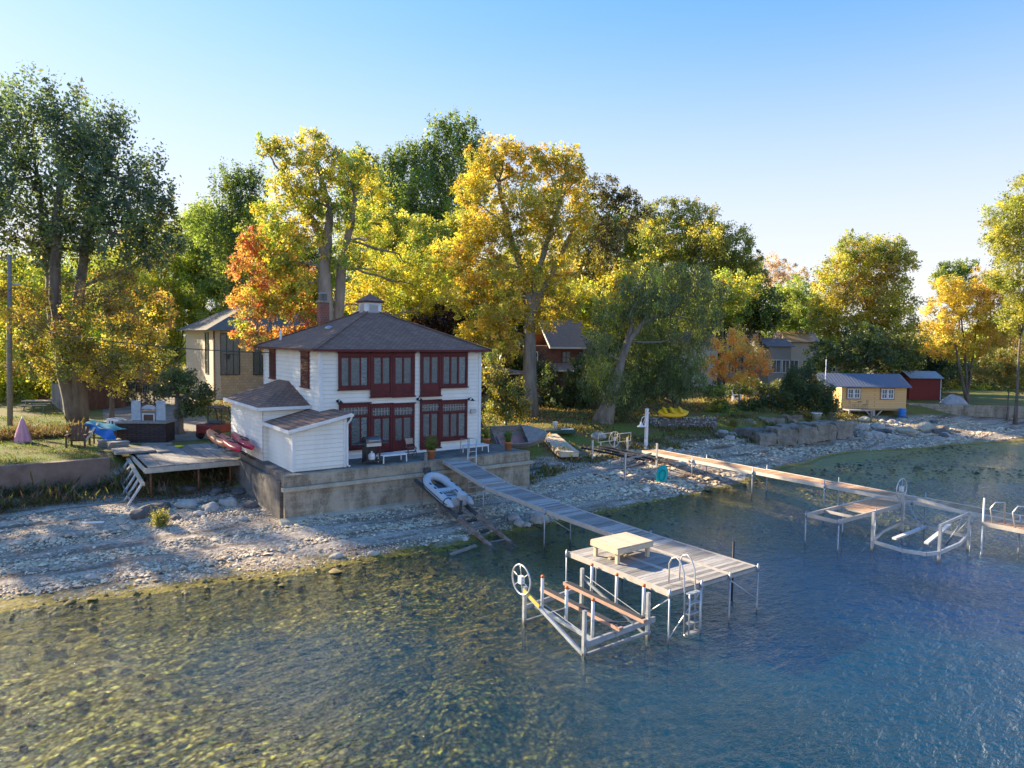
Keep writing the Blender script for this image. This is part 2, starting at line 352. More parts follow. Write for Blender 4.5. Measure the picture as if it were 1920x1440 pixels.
# ------------------------------------------------------------------ water
xs = axis(-900, 1500, -14, 70, .6, 80); ys = axis(-900, 34, 2, 34, .5, 80)
X, Y, F = grid(xs, ys); dep = np.clip(-Hh(X, Y), 0, 3)
def mat_water():
    t = NT('lake_water'); p = t.pos()
    a = t.n('Attribute'); a.attribute_name = 'depth'; dp = a.outputs['Fac']
    v1 = t.mapv(p, (1., 2.1, 1), rot=(0,0,R(-38))); v2 = t.mapv(p, (1., 1.8, 1), rot=(0,0,R(-20)))
    w = t.math('ADD', t.math('MULTIPLY', t.noise(.8, 2, .5, v1, .4), .8), t.math('ADD', t.math('MULTIPLY', t.noise(2.4, 3, .6, v2, .5), .70), t.math('ADD', t.math('MULTIPLY', t.noise(7., 3, .6, v1, .4), .22), t.math('MULTIPLY', t.noise(22., 2, .6, v2), .045))))
    calm = t.ramp(t.noise(.09, 3, .6, p), [(.38,.55),(.60,1.)])
    nr = t.n('Bump', {'Height': t.math('MULTIPLY', w, calm), 'Strength': 1., 'Distance': .36}).outputs[0]
    fr = t.n('Fresnel', {'IOR': 1.36, 'Normal': nr})
    gl = t.n('BsdfGlossy', {'Color': (.80,.93,1.,1), 'Roughness': .03, 'Normal': nr})
    def spot(cx, cy, rx, ry, k):
        L_ = t.n('VectorMath', {0: t.mapv(p, (1/rx, 1/ry, 0), loc=(-cx/rx, -cy/ry, 0))}, operation='LENGTH').outputs['Value']; return t.n('MapRange', {0: L_, 1: 1.5, 2: .3, 3: 0., 4: k}).outputs[0]
    X_ = t.n('SeparateXYZ', {0: p}).outputs[0]
    dn = t.math('ADD', dp, t.math('MULTIPLY_ADD', t.noise(.16, 4, .62, p), 1.9, -.95)); dn = t.math('ADD', dn, t.math('ADD', spot(4.6, 16.4, 3.2, 4.0, 1.1), t.math('ADD', spot(11, 10, 4, 4, .5), spot(-2, 12.5, 6, 5, -1.1))))
    dn = t.math('MULTIPLY', dn, t.n('MapRange', {0: dp, 1: .05, 2: .45}).outputs[0])
    tint = t.mix(t.n('MapRange', {0: dp, 1: 0., 2: 1.3}).outputs[0], (.99,.98,.94), (.88,.97,.86))
    tr = t.n('BsdfTransparent', {'Color': tint})
    body = t.n('BsdfDiffuse', {'Color': t.mix(t.n('MapRange', {0: X_, 1: 12., 2: 27.}).outputs[0], (.006,.085,.11), (.003,.10,.20)), 'Normal': t.n('CombineXYZ', {0: .15, 1: -.30, 2: .94}).outputs[0]})   # light welling up from deep water, not a lit surface
    m1 = t.n('MixShader', {0: t.n('MapRange', {0: dn, 1: .45, 2: 2.2, 4: .96}).outputs[0], 1: tr, 2: body})
    m2 = t.n('MixShader', {0: t.math('MULTIPLY_ADD', fr.outputs[0], 1.2, -.01, clamp=True), 1: m1, 2: gl})
    t.t.links.new(m2.outputs[0], t.out.inputs[0]); return t.m
w = npmesh('water', np.stack([X.ravel(), Y.ravel(), np.zeros(X.size)], 1), F, mat_water(), smooth=True)
at = w.data.attributes.new('depth', 'FLOAT', 'POINT'); at.data.foreach_set('value', dep.astype(np.float32).ravel())
tag(w, kind='structure')
# ------------------------------------------------------------------ pebbles (one stuff mesh of tens of thousands of small stones)
def stones(name, X, Y, size, mat, flat=(.35,.7), zoff=.3, label=None, cols=None):
    n = len(X); base = np.array([(1,0,0),(.45,.85,.1),(-.5,.8,-.1),(-1,0,.05),(-.45,-.85,0),(.5,-.8,.1),(.1,.05,1),(0,0,-.8)])
    fc = np.array([(0,1,6),(1,2,6),(2,3,6),(3,4,6),(4,5,6),(5,0,6)])
    P = base[None]*(1+RNG.normal(0, .16, (n, 8, 3)))
    P = P*size[:, None, None]; P[:, :, 1] *= RNG.uniform(.55, 1, n)[:, None]; P[:, :, 2] *= RNG.uniform(*flat, n)[:, None]
    a = RNG.uniform(0, 6.283, n); ca, sa = np.cos(a)[:, None], np.sin(a)[:, None]
    tx, ty = RNG.normal(0, .18, n)[:, None], RNG.normal(0, .18, n)[:, None]
    x = P[:,:,0]*ca-P[:,:,1]*sa; y = P[:,:,0]*sa+P[:,:,1]*ca; z = P[:,:,2]+x*tx+y*ty
    Z = Hh(X, Y)+size*zoff*.4
    V = np.stack([x+X[:,None], y+Y[:,None], z+Z[:,None]], 2).reshape(-1, 3)
    F = (fc[None]+8*np.arange(n)[:,None,None]).reshape(-1, 3)
    if cols is None: cols = np.array([(.60,.57,.51),(.50,.46,.39),(.70,.67,.61),(.40,.33,.26),(.27,.21,.17),(.60,.51,.40),(.66,.62,.55)])
    c = cols[RNG.integers(0, len(cols), n)]*np.array([1.17,1.0,.78])*RNG.uniform(.6, 1.15, (n,1)); c = np.repeat(c, 6, 0)
    o = npmesh(name, V, F, mat, col=c); tag(o, label, 'pebbles', kind='stuff'); return o
def mat_col(name, rough=.85, bump=.3):
    t = NT(name); a = t.n('Attribute'); a.attribute_name = 'col'; n = t.noise(18, 4, .6, t.pos())
    c = t.mix(1., a.outputs['Color'], t.ramp(n, [(.2,.7),(.8,1.15)]), 'MULTIPLY'); t.bsdf(c, rough, 0, .25, t.bump(n, bump, .01)); return t.m
STONE = mat_col('pebble_stone')
def streak(X, Y):  # shore-parallel drift lines where stones are thin
    v = np.sin(Y*3.1+.5*np.sin(X*.35)+.25*X*.2)+.6*np.sin(Y*7.3+.8*np.sin(X*.5+2))+RNG.normal(0, .5, len(X))+.8*np.sin(X*.4+Y*.8)*np.sin(X*.17)
    return v > -.2
N = 230000; X = RNG.uniform(-14, 72, N); Y = RNG.uniform(22, 34, N)
keep = RNG.uniform(0, 1, N) < np.where(X < 24, 1., .55); X, Y = X[keep], Y[keep]
hz = Hh(X, Y); top = np.where(X > 20.5, .98, .46); X2 = X; m = (hz > .045+RNG.normal(0,.02,len(X))) & (hz < top+RNG.normal(0,.05,len(X))) & streak(X, Y) & ~((X > 9) & (X < 20.4) & (Y > 27.3)) & ~((X < 9.2) & (Y > 33.5))
X, Y = X[m], Y[m]; size = (1+.38*np.sin(Y*2.4+.5*np.sin(X*.3)))*np.exp(RNG.normal(np.where(X < 24, -3.25, -2.75), .42, len(X))).clip(.018, .2)
stones('beach_pebbles', X, Y, size, STONE, label='pale grey limestone pebbles covering the beach strip')
N = 9000; X = RNG.uniform(-14, 60, N); Y = RNG.uniform(12, 23.5, N); hz = Hh(X, Y); m = (hz < .02) & (hz > -1.1) & (RNG.uniform(0,1,N) < np.exp(hz*1.5)); X, Y = X[m], Y[m]
stones('submerged_stones', X, Y, np.exp(RNG.normal(-2.5, .4, len(X))).clip(.04,.25), STONE, label='algae covered olive stones lying on the shallow lake bed', cols=np.array([(.10,.09,.03),(.15,.13,.05),(.07,.06,.02),(.18,.16,.07)]))
# drive
def sheet(name, pts, mat, dz=.012, **k):
    mb = MB(); n = 24; a, b, c, d = [Vector((p[0], p[1], 0)) for p in pts]
    V = []
    for i in range(n+1):
        for j in range(7):
            p = (a.lerp(d, i/n)).lerp(b.lerp(c, i/n), j/6); V.append((p.x, p.y, H(p.x, p.y)+dz))
    mb.add(V, [(i*7+j, i*7+j+1, (i+1)*7+j+1, (i+1)*7+j) for i in range(n) for j in range(6)], True)
    return tag(mb.build(name, mat), kind='structure', **k)
ASPH = M('worn_asphalt', (.15,.125,.095), .9, .2, .6, .3, 60, col2=(.22,.185,.14))
sheet('driveway', [(3.8,41),(9.3,41),(14.2,72),(6.6,72)], ASPH)
sheet('road', [(22,46.0),(80,62),(80,66.5),(20,50.5)], M('dark_asphalt', (.10,.09,.085), .9, .2, .6, .3, 60), .014)  # darker asphalt than the driveway
# ------------------------------------------------------------------ trees
def foliage(blobs, pal, leaf=.2, dens=1., spike=1., hang=0., clump=.235, cover=.8, narrow=.62, seed=0, shadecol=None):
    """blobs: (centre Vector, rx, ry(depth), rz). returns V,F,col and clump centres"""
    r = np.random.default_rng(seed+5); Vs, Cs, CC = [], [], []
    pal = np.array(pal, float)
    for bi, (c, rx, ry, rz) in enumerate(blobs):
        rm = (rx*ry*rz)**(1/3); s = min(max(clump*rm, .28), .95)
        nc = int(max(10, cover*5.2*(rm/s)**2*.8))
        d = r.normal(size=(nc,3)); d /= np.linalg.norm(d, axis=1)[:,None]
        rad = np.where(r.uniform(size=nc) < .72, r.uniform(.72, 1.1, nc), r.uniform(.2, .8, nc))
        cc = np.array(c)+d*rad[:,None]*np.array([rx, ry, rz]); CC.append(cc)
        tone = np.exp(r.normal(-.03, .32, nc)); pi = r.choice(len(pal), nc, p=None)
        bp = r.integers(0, len(pal)); pi = np.where(r.uniform(size=nc) < .45, bp, pi)
        leaf_ = leaf*.82; per = int(max(10, dens*20*(s/leaf)**2)); n = nc*per
        sc = np.array([1, 1, spike])*s*.55
        sz = np.repeat(r.uniform(.6, 1.35, nc), per)
        off = np.clip(r.normal(size=(n,3)), -1.9, 1.9)*sc*sz[:,None]
        if hang: off[:,2] -= np.abs(r.normal(size=n))*hang*s
        p = np.repeat(cc, per, 0)+off
        a = r.normal(size=(n,3)); a[:,2] *= (1+hang*3); a /= np.linalg.norm(a, axis=1)[:,None]
        b = np.cross(a, r.normal(size=(n,3))); b /= np.linalg.norm(b, axis=1)[:,None]
        L = (leaf_*np.exp(r.normal(0, .32, n))*.97)[:,None]
        Q = np.stack([p-a*L*.5, p+b*L*.5*narrow-a*L*.08, p+a*L*.5, p-b*L*.5*narrow-a*L*.08], 1)
        Vs.append(Q.reshape(-1,3))
        col = pal[np.repeat(pi, per)]*np.repeat(tone, per)[:,None]
        mixp = r.uniform(size=n) < .18; col[mixp] = pal[r.integers(0, len(pal), mixp.sum())]
        Cs.append(col*np.exp(r.normal(0, .16, (n,1)))); 
    V = np.concatenate(Vs); C = np.clip(np.concatenate(Cs), 0, .95); F = np.arange(len(V)).reshape(-1,4)
    return V, F, C, CC
def limb(mb, p, q, r0, r1, bend=.12, n=6, sides=6, rnd=random):
    p, q = Vector(p), Vector(q); L = (q-p).length; pts = []; rs = []
    o1 = Vector((rnd.uniform(-1,1), rnd.uniform(-1,1), rnd.uniform(-.2,.6)))*L*bend
    for i in range(n+1):
        t = i/n; w = 4*t*(1-t)
        pts.append(p.lerp(q, t)+o1*w+Vector((rnd.uniform(-1,1), rnd.uniform(-1,1), rnd.uniform(-1,1)))*L*.018*(0 < i < n)); rs.append(r0+(r1-r0)*t)
    mb.tube(pts, rs, sides)
NLEAF = 0
def tree(name, label, cat, base, depth, blobs, pal, tr=.3, fork=None, leaf=.2, bark=None, twigs=6, group=None, stems=None, seed=0, limbs=True, zb=None, crown_name='crown', tone=1., flare=.5, **kw):
    """base: trunk pixel (px) -> stands on terrain at `depth`; blobs in photo pixels at that depth (px,py,rx,ry,depth offset)"""
    global NLEAF
    rnd = random.Random(seed*13+3)
    if isinstance(base, Vector): b = base
    else:
        q = D(base, 760, depth); b = Vector((q.x, q.y, H(q.x, q.y)))
        b = Vector((q.x, q.y, H(q.x, q.y)))
    if zb is not None: b.z = zb
    t = thing(name, label, cat, b, group)
    B = []
    for bl in blobs:
        px, py, rx, ry = bl[:4]; dd = depth+(bl[4] if len(bl) > 4 else rnd.uniform(-.35,.35)*rx*depth/FPX)
        B.append((D(px, py, dd), rx*dd/FPX, rx*dd/FPX*.95, ry*dd/FPX))
    pal = [(p[0]*tone*.92, p[1]*tone*.96, p[2]*tone*1.15) for p in pal]
    V, F, C, CC = foliage(B, pal, leaf=leaf, seed=seed, **kw); NLEAF += len(F)
    npmesh(crown_name, V, F, LEAF, t, C)
    if limbs:
        mb = MB(); bark = bark or BARK
        lo = min(x[0].z-x[3]*.6 for x in B); 
        fk = D(fork[0], fork[1], depth) if fork else Vector((b.x, b.y, b.z+max(1.2, (lo-b.z)*.9)))
        st = stems or [(None, None)]
        if stems:
            fks = []
            for path in stems:
                pts = [b+Vector((rnd.uniform(-.2,.2), rnd.uniform(-.2,.2), -.2))]+[D(x, y, depth+o) for (x, y, o) in path]
                n = len(pts); rr = [tr*(1-.62*i/(n-1)) for i in range(n)]
                P2, R2 = [], []
                for i in range(n-1):
                    for k in range(4): P2.append(pts[i].lerp(pts[i+1], k/4)+Vector((rnd.uniform(-1,1),rnd.uniform(-1,1),0))*.05*tr*(k>0)*3); R2.append(rr[i]+(rr[i+1]-rr[i])*k/4)
                P2.append(pts[-1]); R2.append(rr[-1]); R2 = [q*(1+flare*math.exp(-k/1.6)) for k, q in enumerate(R2)]; mb.tube(P2, R2, 9)
                for k, p in enumerate(pts[1:]): fks.append((p, rr[k+1]))
        else:
            n = 7; pts = [b.lerp(fk, i/n)+Vector((rnd.uniform(-1,1), rnd.uniform(-1,1), 0))*tr*.25*(0<i<n) for i in range(n+1)]; pts[0] = b-Vector((0,0,.3))
            rr = [tr*(1.35 if i == 0 else 1.05 if i == 1 else .9-.4*i/n) for i in range(n+1)]; mb.tube(pts, rr, 10); fks = [(fk, tr*.62)]
        for (c, rx, ry, rz), cc in zip(B, CC):
            f, fr = min(fks, key=lambda a: (a[0]-c).length + max(0, a[0].z-c.z)*1.5)
            if (f-c).length > rx*1.0 or True:
                c2 = c-Vector((0,0,rz*.25)); limb(mb, f, c2, min(fr*.6, tr*.26), tr*.08, .10, 7, 7, rnd)
            for q in cc[rnd.sample(range(len(cc)), min(twigs, len(cc)))]: limb(mb, c2.lerp(f, rnd.uniform(0,.5)), q, tr*.07, .012, .12, 4, 4, rnd)
        mb.build('trunk', bark, t)
    return t
YEL = [(.64,.48,.04),(.56,.45,.05),(.42,.40,.05),(.66,.41,.05),(.33,.35,.05)]
YG = [(.42,.46,.05),(.30,.38,.045),(.54,.50,.05),(.18,.27,.04),(.44,.42,.04)]
GRN = [(.11,.17,.035),(.15,.23,.045),(.08,.13,.03),(.22,.27,.045),(.13,.18,.05)]
LGRN = [(.22,.32,.045),(.28,.38,.055),(.16,.25,.04),(.38,.42,.06)]
DGRN = [(.05,.08,.025),(.065,.10,.03),(.09,.12,.03),(.11,.12,.03)]
ORG = [(.74,.26,.07),(.68,.36,.07),(.70,.17,.06),(.58,.42,.07),(.76,.32,.10)]
ORY = [(.78,.50,.08),(.72,.56,.08),(.70,.42,.07),(.6,.54,.09)]
BLU = [(.10,.16,.07),(.13,.19,.05),(.10,.15,.08),(.18,.20,.05),(.09,.14,.07)]
WIL = [(.14,.20,.06),(.18,.24,.08),(.11,.15,.045),(.24,.26,.07)]
T = tree
T('maple_tree', 'tall dark olive maple with twin trunks at the left edge behind the lawn', 'tree', 150, 46,
  [(10,235,70,70),(60,240,95,85),(150,245,85,75),(205,300,80,75),(265,350,60,62),(295,395,38,55),(60,340,110,85),(160,370,105,75),(240,430,85,60),(20,430,90,60),(110,455,70,50),(290,465,50,45),(-60,330,90,110)],
  BLU, tr=.52, leaf=.24, spike=1.7, seed=1, twigs=9, cover=.42, clump=.2, flare=.12, stems=[[(150,720,0),(140,640,0),(150,540,0),(163,430,0),(190,320,0)],[(120,700,0),(100,590,.5),(88,460,.5),(70,330,.5)],[(122,690,0),(103,560,-.5),(106,430,-.5),(120,300,-.5)]])
T('maple_tree', 'low spreading yellow green maple with brownish leaves under the tall dark tree', 'tree', 210, 44,
  [(60,560,60,50),(130,610,80,45),(210,640,80,50),(160,690,90,35),(260,590,65,50),(230,700,70,35),(60,650,70,50),(280,670,50,45),(200,540,70,45)],
  [(.36,.30,.05),(.24,.27,.05),(.50,.38,.05),(.30,.19,.05),(.17,.20,.04)], tr=.2, leaf=.18, seed=2, cover=.36)
T('maple_tree', 'thin leaved maple beyond the left edge of the lawn', 'tree', -235, 48,
  [(-260,300,80,60),(-180,330,70,55),(-240,400,90,60),(-160,430,70,50),(-300,360,80,70),(-200,240,60,40)], BLU[1:4]+YG[:1], tr=.35, leaf=.22, seed=60, cover=.17)
T('maple_tree', 'broad maple outside the left edge shading the left beach', 'tree', -440, 38,
  [(-580,430,60,50),(-500,400,60,50),(-420,430,60,46),(-340,450,55,46),(-300,520,50,44),(-470,520,60,40),(-390,540,50,36),(-560,540,50,40)], BLU[1:4]+YG[:1], tr=.35, leaf=.2, seed=61, cover=.6, clump=.3)
T('linden_tree', 'bright yellow green tree at the far left edge beyond the lawn', 'tree', 40, 60,
  [(20,560,75,70),(90,520,70,60),(-30,640,70,90),(60,660,80,60),(30,720,70,35),(130,600,60,60)], YG, tr=.3, leaf=.24, seed=3, tone=1.15)
T('linden_tree', 'yellow green tree with orange tips between the dark maple and the tan house', 'tree', 240, 80,
  [(230,520,75,60),(280,460,50,50),(260,600,70,70),(210,620,70,70),(290,540,45,50)], YG+ORG[:1], tr=.3, leaf=.25, seed=4)
T('ash_tree', 'light green broad tree growing left of the tan stone house', 'tree', 330, 84,
  [(375,445,48,55),(350,510,70,55),(400,520,60,55),(320,590,55,50),(400,580,55,40),(290,650,45,40),(410,460,45,60)], LGRN+YG[:1], tr=.35, leaf=.25, seed=5)
T('poplar_tree', 'narrow dark green poplar behind the orange maple', 'tree', 440, 74,
  [(425,360,26,48),(455,370,24,50),(440,430,42,50),(430,500,50,50),(480,340,22,30),(380,420,30,40)], GRN+LGRN[:1], tr=.3, leaf=.28, spike=2., seed=6)
T('red_maple_tree', 'orange red maple glowing beside the tan stone house', 'tree', 515, 47,
  [(500,450,48,34),(475,500,42,40),(530,510,48,42),(505,560,50,42),(470,570,38,38),(550,575,45,42),(452,615,24,20),(490,635,36,22),(555,635,40,26),(590,600,30,30),(480,450,30,30)], ORG[1:]+YG[:2]+[(.42,.20,.05)], tr=.13, leaf=.18, seed=7, cover=.6, tone=.82)
T('oak_tree', 'large yellow green tree with two bare grey trunks rising right behind the chimney', 'tree', 618, 45,
  [(500,275,26,22),(545,290,40,28),(585,265,28,24),(610,310,50,32),(660,330,48,36),(545,350,45,30),(590,370,50,30),(640,400,55,36),(700,370,34,36,9),(520,410,44,34),(570,440,45,28),(540,480,42,28),(690,440,45,32,9),(650,480,40,26),(720,500,55,36,10),(780,480,28,50,12),(790,530,45,30,12),(740,560,50,30,12),(680,560,45,32,9),(800,580,40,28,12),(560,530,36,26)],
  YG+YEL[:2], tr=.42, leaf=.18, seed=8, cover=.62, twigs=5, bark=BARKL, stems=[[(606,600,0),(608,520,0),(608,470,0),(590,420,0),(560,380,0),(530,330,0)],[(608,500,0),(614,440,0),(620,390,0),(600,330,0)],[(632,600,.8),(640,500,.8),(650,450,.6),(660,410,0),(665,370,0)]])
T('poplar_tree', 'tall deep green poplar clump standing highest behind the yellow trees', 'tree', 855, 78,
  [(822,260,20,42),(850,255,20,44),(880,262,20,40),(898,285,16,35),(800,300,24,40),(770,300,22,35),(740,300,20,32),(850,330,52,48),(790,370,52,45),(745,350,32,40),(890,350,34,40),(840,420,70,45),(760,430,50,45)], GRN+LGRN[:2], tr=.35, leaf=.27, spike=2.1, seed=9, cover=.9)
T('poplar_tree', 'mid green poplar just left of the tallest poplar clump', 'tree', 690, 80,
  [(672,300,18,28),(695,320,22,34),(660,350,30,40),(700,380,40,50),(680,450,55,55),(740,480,60,60)], GRN+LGRN, tr=.3, leaf=.28, spike=1.9, seed=10)
T('silver_maple_tree', 'big golden yellow maple right of the white house', 'tree', 993, 52,
  [(905,300,32,26),(940,285,40,26),(925,345,52,40),(880,360,32,30),(990,310,34,28),(1030,300,34,24),(1065,300,30,24),(1000,370,56,42),(1060,350,42,36),(1085,330,18,16),(900,420,58,40),(870,470,36,30),(960,440,60,42),(1040,430,56,44),(1090,400,28,34),(890,500,50,38),(960,520,62,40),(1030,510,52,42),(870,560,40,32),(930,585,55,36),(1000,590,50,34),(1050,570,40,34),(890,630,34,30),(945,645,40,30),(900,680,28,24),(880,720,22,20)],
  YEL, tr=.42, leaf=.2, seed=11, cover=.68, twigs=5, bark=BARKL, stems=[[(994,700,0),(992,640,0),(994,590,0),(1005,520,0),(1030,440,0),(1050,380,0)],[(993,580,0),(975,500,0),(950,420,0),(935,340,0)],[(993,590,0),(1040,500,.5),(1075,430,.5)]])
T('maple_tree', 'second yellow green tree behind the cupola of the white house', 'tree', 760, 62,
  [(700,560,60,45),(760,580,60,45),(820,540,50,45),(800,600,50,35),(720,620,50,35),(840,480,45,45),(660,600,40,40),(860,600,40,40)], YEL+YG, tr=.3, leaf=.24, seed=12, cover=.55)
T('locust_tree', 'thin dark tree with bare twigs between the golden maple and the oak', 'tree', 1120, 58,
  [(1130,350,32,22),(1110,385,36,26),(1150,375,30,22),(1180,365,28,16),(1100,440,42,32),(1150,440,40,34),(1120,500,45,36),(1080,500,34,34),(1190,400,32,26)], [(.09,.09,.03),(.14,.13,.03),(.20,.17,.03),(.07,.07,.035)], tr=.3, leaf=.19, seed=13, cover=.5, twigs=9, fork=(1125,560))
T('oak_tree', 'sparse domed oak with see-through yellow leaves right of centre', 'tree', 1270, 64,
  [(1235,400,34,24),(1280,400,36,26),(1225,445,44,34),(1320,420,44,30),(1285,450,50,34),(1370,450,42,30),(1335,480,52,30),(1400,480,26,24),(1240,500,50,34),(1300,520,55,30),(1380,505,40,20),(1410,500,14,18),(1200,520,40,34,-6),(1330,450,40,28,-3)], [(.44,.38,.04),(.30,.33,.05),(.54,.44,.05),(.16,.20,.04)], tr=.34, leaf=.19, seed=14, cover=.6, twigs=10, fork=(1262,560))
T('maple_tree', 'bright yellow green undergrowth tree below the sparse oak', 'tree', 1180, 56,
  [(1100,560,50,40),(1160,540,50,40),(1220,560,60,40),(1320,560,60,35),(1140,600,50,36),(1240,610,50,30),(1380,540,50,30)], YG+YEL[:1], tr=.26, leaf=.24, seed=15)
T('willow_tree', 'leaning green willow with a thick twisted trunk on the bank', 'tree', 1128, 49,
  [(1190,535,40,26),(1240,520,50,26),(1295,515,44,24),(1330,545,36,28),(1140,580,34,30),(1205,580,44,30),(1275,560,50,30),(1325,600,34,32),(1125,640,34,30,-1.5),(1290,630,40,30),(1150,720,34,30,-1.5),(1120,690,30,30,-1.5),(1230,560,40,24,-1.5)],
  WIL+YG[:1], tone=.8, tr=.30, flare=1.9, leaf=.19, seed=16, hang=1.0, spike=1.2, narrow=.35, cover=.72, twigs=6, bark=BARKL, stems=[[(1138,760,0),(1150,720,0),(1165,680,0),(1180,640,0),(1205,605,0),(1240,590,0),(1262,560,0)],[(1165,680,0),(1185,610,.3),(1190,560,.4)]])
T('willow_tree', 'low rounded green willow spilling over the yellow boat', 'tree', 1265, 52,
  [(1225,640,50,36),(1265,670,52,38),(1295,700,32,36),(1230,700,45,40),(1262,722,40,22),(1180,720,38,34),(1150,700,44,40),(1120,720,34,34),(1190,670,40,34),(1160,755,36,26),(1205,730,34,24)],
  WIL+LGRN[:1], tr=.22, leaf=.18, seed=17, hang=.9, spike=1.2, narrow=.38, cover=.85, tone=.9)
T('cedar_shrub', 'golden green drooping cedar at the right corner of the white house', 'shrub', 950, 42,
  [(925,690,22,36),(940,735,28,34),(960,765,28,24),(930,775,24,18),(975,740,20,30)], [(.22,.20,.03),(.12,.15,.03),(.34,.26,.03),(.06,.09,.02)], tr=.1, leaf=.15, seed=18, hang=.6)
T('cedar_shrub', 'dark green rounded shrub in front of the brown house', 'shrub', 1060, 60,
  [(1050,745,36,24),(1085,735,34,34),(1030,720,20,40),(1100,760,24,20),(1070,765,36,16)], DGRN, tr=.1, leaf=.19, seed=19, hang=.4)
T('maple_tree', 'small orange maple on the lawn right of the willows', 'tree', 1385, 60,
  [(1350,682,38,20),(1405,672,38,22),(1375,645,44,26),(1420,690,26,16),(1340,700,20,12),(1395,710,36,14)], [(1.,.50,.10),(.95,.36,.08),(.95,.62,.10),(.8,.5,.09)], tr=.09, leaf=.15, seed=20, cover=.42)
T('elm_tree', 'dark green elm behind the street pole', 'tree', 1400, 88,
  [(1400,545,45,30),(1430,580,45,35),(1380,590,50,40),(1440,598,40,20),(1340,590,40,24),(1410,510,26,24)], DGRN+LGRN[:1]+YG[:1], tr=.3, leaf=.3, seed=21)
T('linden_tree', 'small bright green tree left of the round yellow maple', 'tree', 1490, 92,
  [(1490,545,34,24),(1480,580,34,26),(1510,580,28,26),(1490,610,36,18)], LGRN, tr=.25, leaf=.28, seed=22)
T('birch_tree', 'pale almost leafless tree in the far distance', 'tree', 1460, 125,
  [(1440,500,24,24),(1470,510,26,22),(1500,520,18,18),(1450,530,30,18)], [(.62,.45,.25),(.55,.36,.2)], tr=.3, leaf=.3, seed=23, cover=.35, twigs=12)
T('maple_tree', 'big rounded yellow green maple behind the timber cabin', 'tree', 1640, 80,
  [(1610,470,44,28),(1655,470,40,26),(1575,510,40,32),(1630,510,52,36),(1690,490,34,18),(1560,560,40,36),(1610,570,56,44),(1670,560,46,40),(1545,600,30,26),(1590,630,50,36),(1660,620,56,44),(1700,640,32,44)],
  [(.46,.44,.05),(.34,.38,.045),(.56,.46,.05),(.2,.26,.04),(.5,.34,.07)], tr=.4, leaf=.25, seed=24, cover=.85)
T('maple_tree', 'dark shaded green maple standing low behind the timber cabin roof', 'tree', 1600, 72,
  [(1545,665,30,24),(1590,670,40,26),(1650,670,46,28),(1700,660,34,34),(1620,640,44,30),(1530,690,24,18)], DGRN+GRN[:2], tr=.25, leaf=.22, seed=25)
T('maple_tree', 'golden orange maple clump with several thin stems at the right', 'tree', 1810, 72,
  [(1790,545,40,26),(1840,535,40,28),(1880,550,40,28),(1770,590,36,34),(1820,590,46,36),(1875,600,40,36),(1760,640,30,30),(1800,650,36,26),(1850,650,40,30),(1900,640,34,34)],
  ORY+YEL[:2], tr=.15, leaf=.22, seed=26, cover=.62, stems=[[(1812,700,0),(1806,630,0),(1800,570,0)],[(1820,700,.6),(1830,620,.6),(1845,560,.6)],[(1803,710,-.6),(1790,640,-.6),(1775,590,-.6)]])
T('maple_tree', 'green yellow maple cut by the right edge of the picture', 'tree', 1905, 64,
  [(1895,400,44,34),(1935,370,44,50),(1880,450,34,28),(1920,450,52,40),(1900,510,46,36),(1940,560,50,50),(1905,590,30,34)], [(.36,.36,.05),(.27,.31,.045),(.45,.40,.05),(.2,.25,.04)], tr=.16, leaf=.2, seed=27, cover=.75)
T('spruce_tree', 'dark green tree peeping out behind the orange clump', 'tree', 1790, 100,
  [(1785,510,28,22),(1815,500,20,14),(1765,525,18,20),(1800,540,30,26)], GRN[:3]+YG[:1], tr=.3, leaf=.3, seed=28)
T('maple_tree', 'olive orange tree hanging low right of the orange clump', 'tree', 1890, 66,
  [(1880,690,40,30),(1915,670,36,40),(1850,700,26,18),(1930,720,30,20)], [(.22,.22,.04),(.34,.22,.04),(.14,.16,.03)], tr=.1, leaf=.19, seed=29, cover=.6)
T('crabapple_tree', 'small green tree with a stumpy trunk beside the dark brick block', 'tree', 334, 40.5,
  [(325,715,26,18),(355,735,32,22),(370,760,26,18),(345,700,22,16),(300,735,20,16),(385,735,16,14),(350,770,18,12)], [(.10,.13,.035),(.15,.17,.04),(.07,.10,.03)], tr=.34, leaf=.17, seed=30, cover=.7, fork=(334,745))
T('juniper_bush', 'dense dark green juniper beside the timber cabin', 'shrub', 1505, 60,
  [(1500,725,34,28),(1530,740,32,26),(1480,745,30,24),(1515,700,14,18),(1490,705,12,14),(1555,755,18,18),(1535,765,24,12)], DGRN+GRN[:1], tr=.1, leaf=.16, seed=31, limbs=False, cover=1., spike=1.5)
T('hedge_bush', 'clipped round hedge bush above the concrete steps', 'shrub', 1430, 60,
  [(1410,765,26,18),(1440,762,28,18),(1462,768,16,14),(1395,775,20,12)], GRN[:3]+DGRN, tr=.1, leaf=.15, seed=32, limbs=False, cover=1.2)
T('hedge_bush', 'bushy shrub with lime tips left of the white lawn chair', 'shrub', 1345, 58,
  [(1345,765,20,20),(1362,772,22,18),(1340,735,20,16),(1375,780,16,10)], GRN[:3]+LGRN[:1]+[(.4,.36,.04)], tr=.1, leaf=.16, seed=33, limbs=False)
T('hedge_bush', 'dark hedge between the orange maple and the parked car', 'shrub', 1440, 68,
  [(1410,725,30,16),(1450,728,30,14),(1380,730,24,14)], DGRN, tr=.1, leaf=.2, seed=34, limbs=False)
T('maple_tree', 'mid green tree filling the gap behind the grey house', 'tree', 1470, 108,
  [(1450,600,44,34),(1500,600,40,30),(1410,570,40,34),(1475,560,30,24),(1530,580,26,30),(1450,650,60,30),(1520,640,40,30)], GRN+YG[:2], tr=.3, leaf=.32, seed=35)
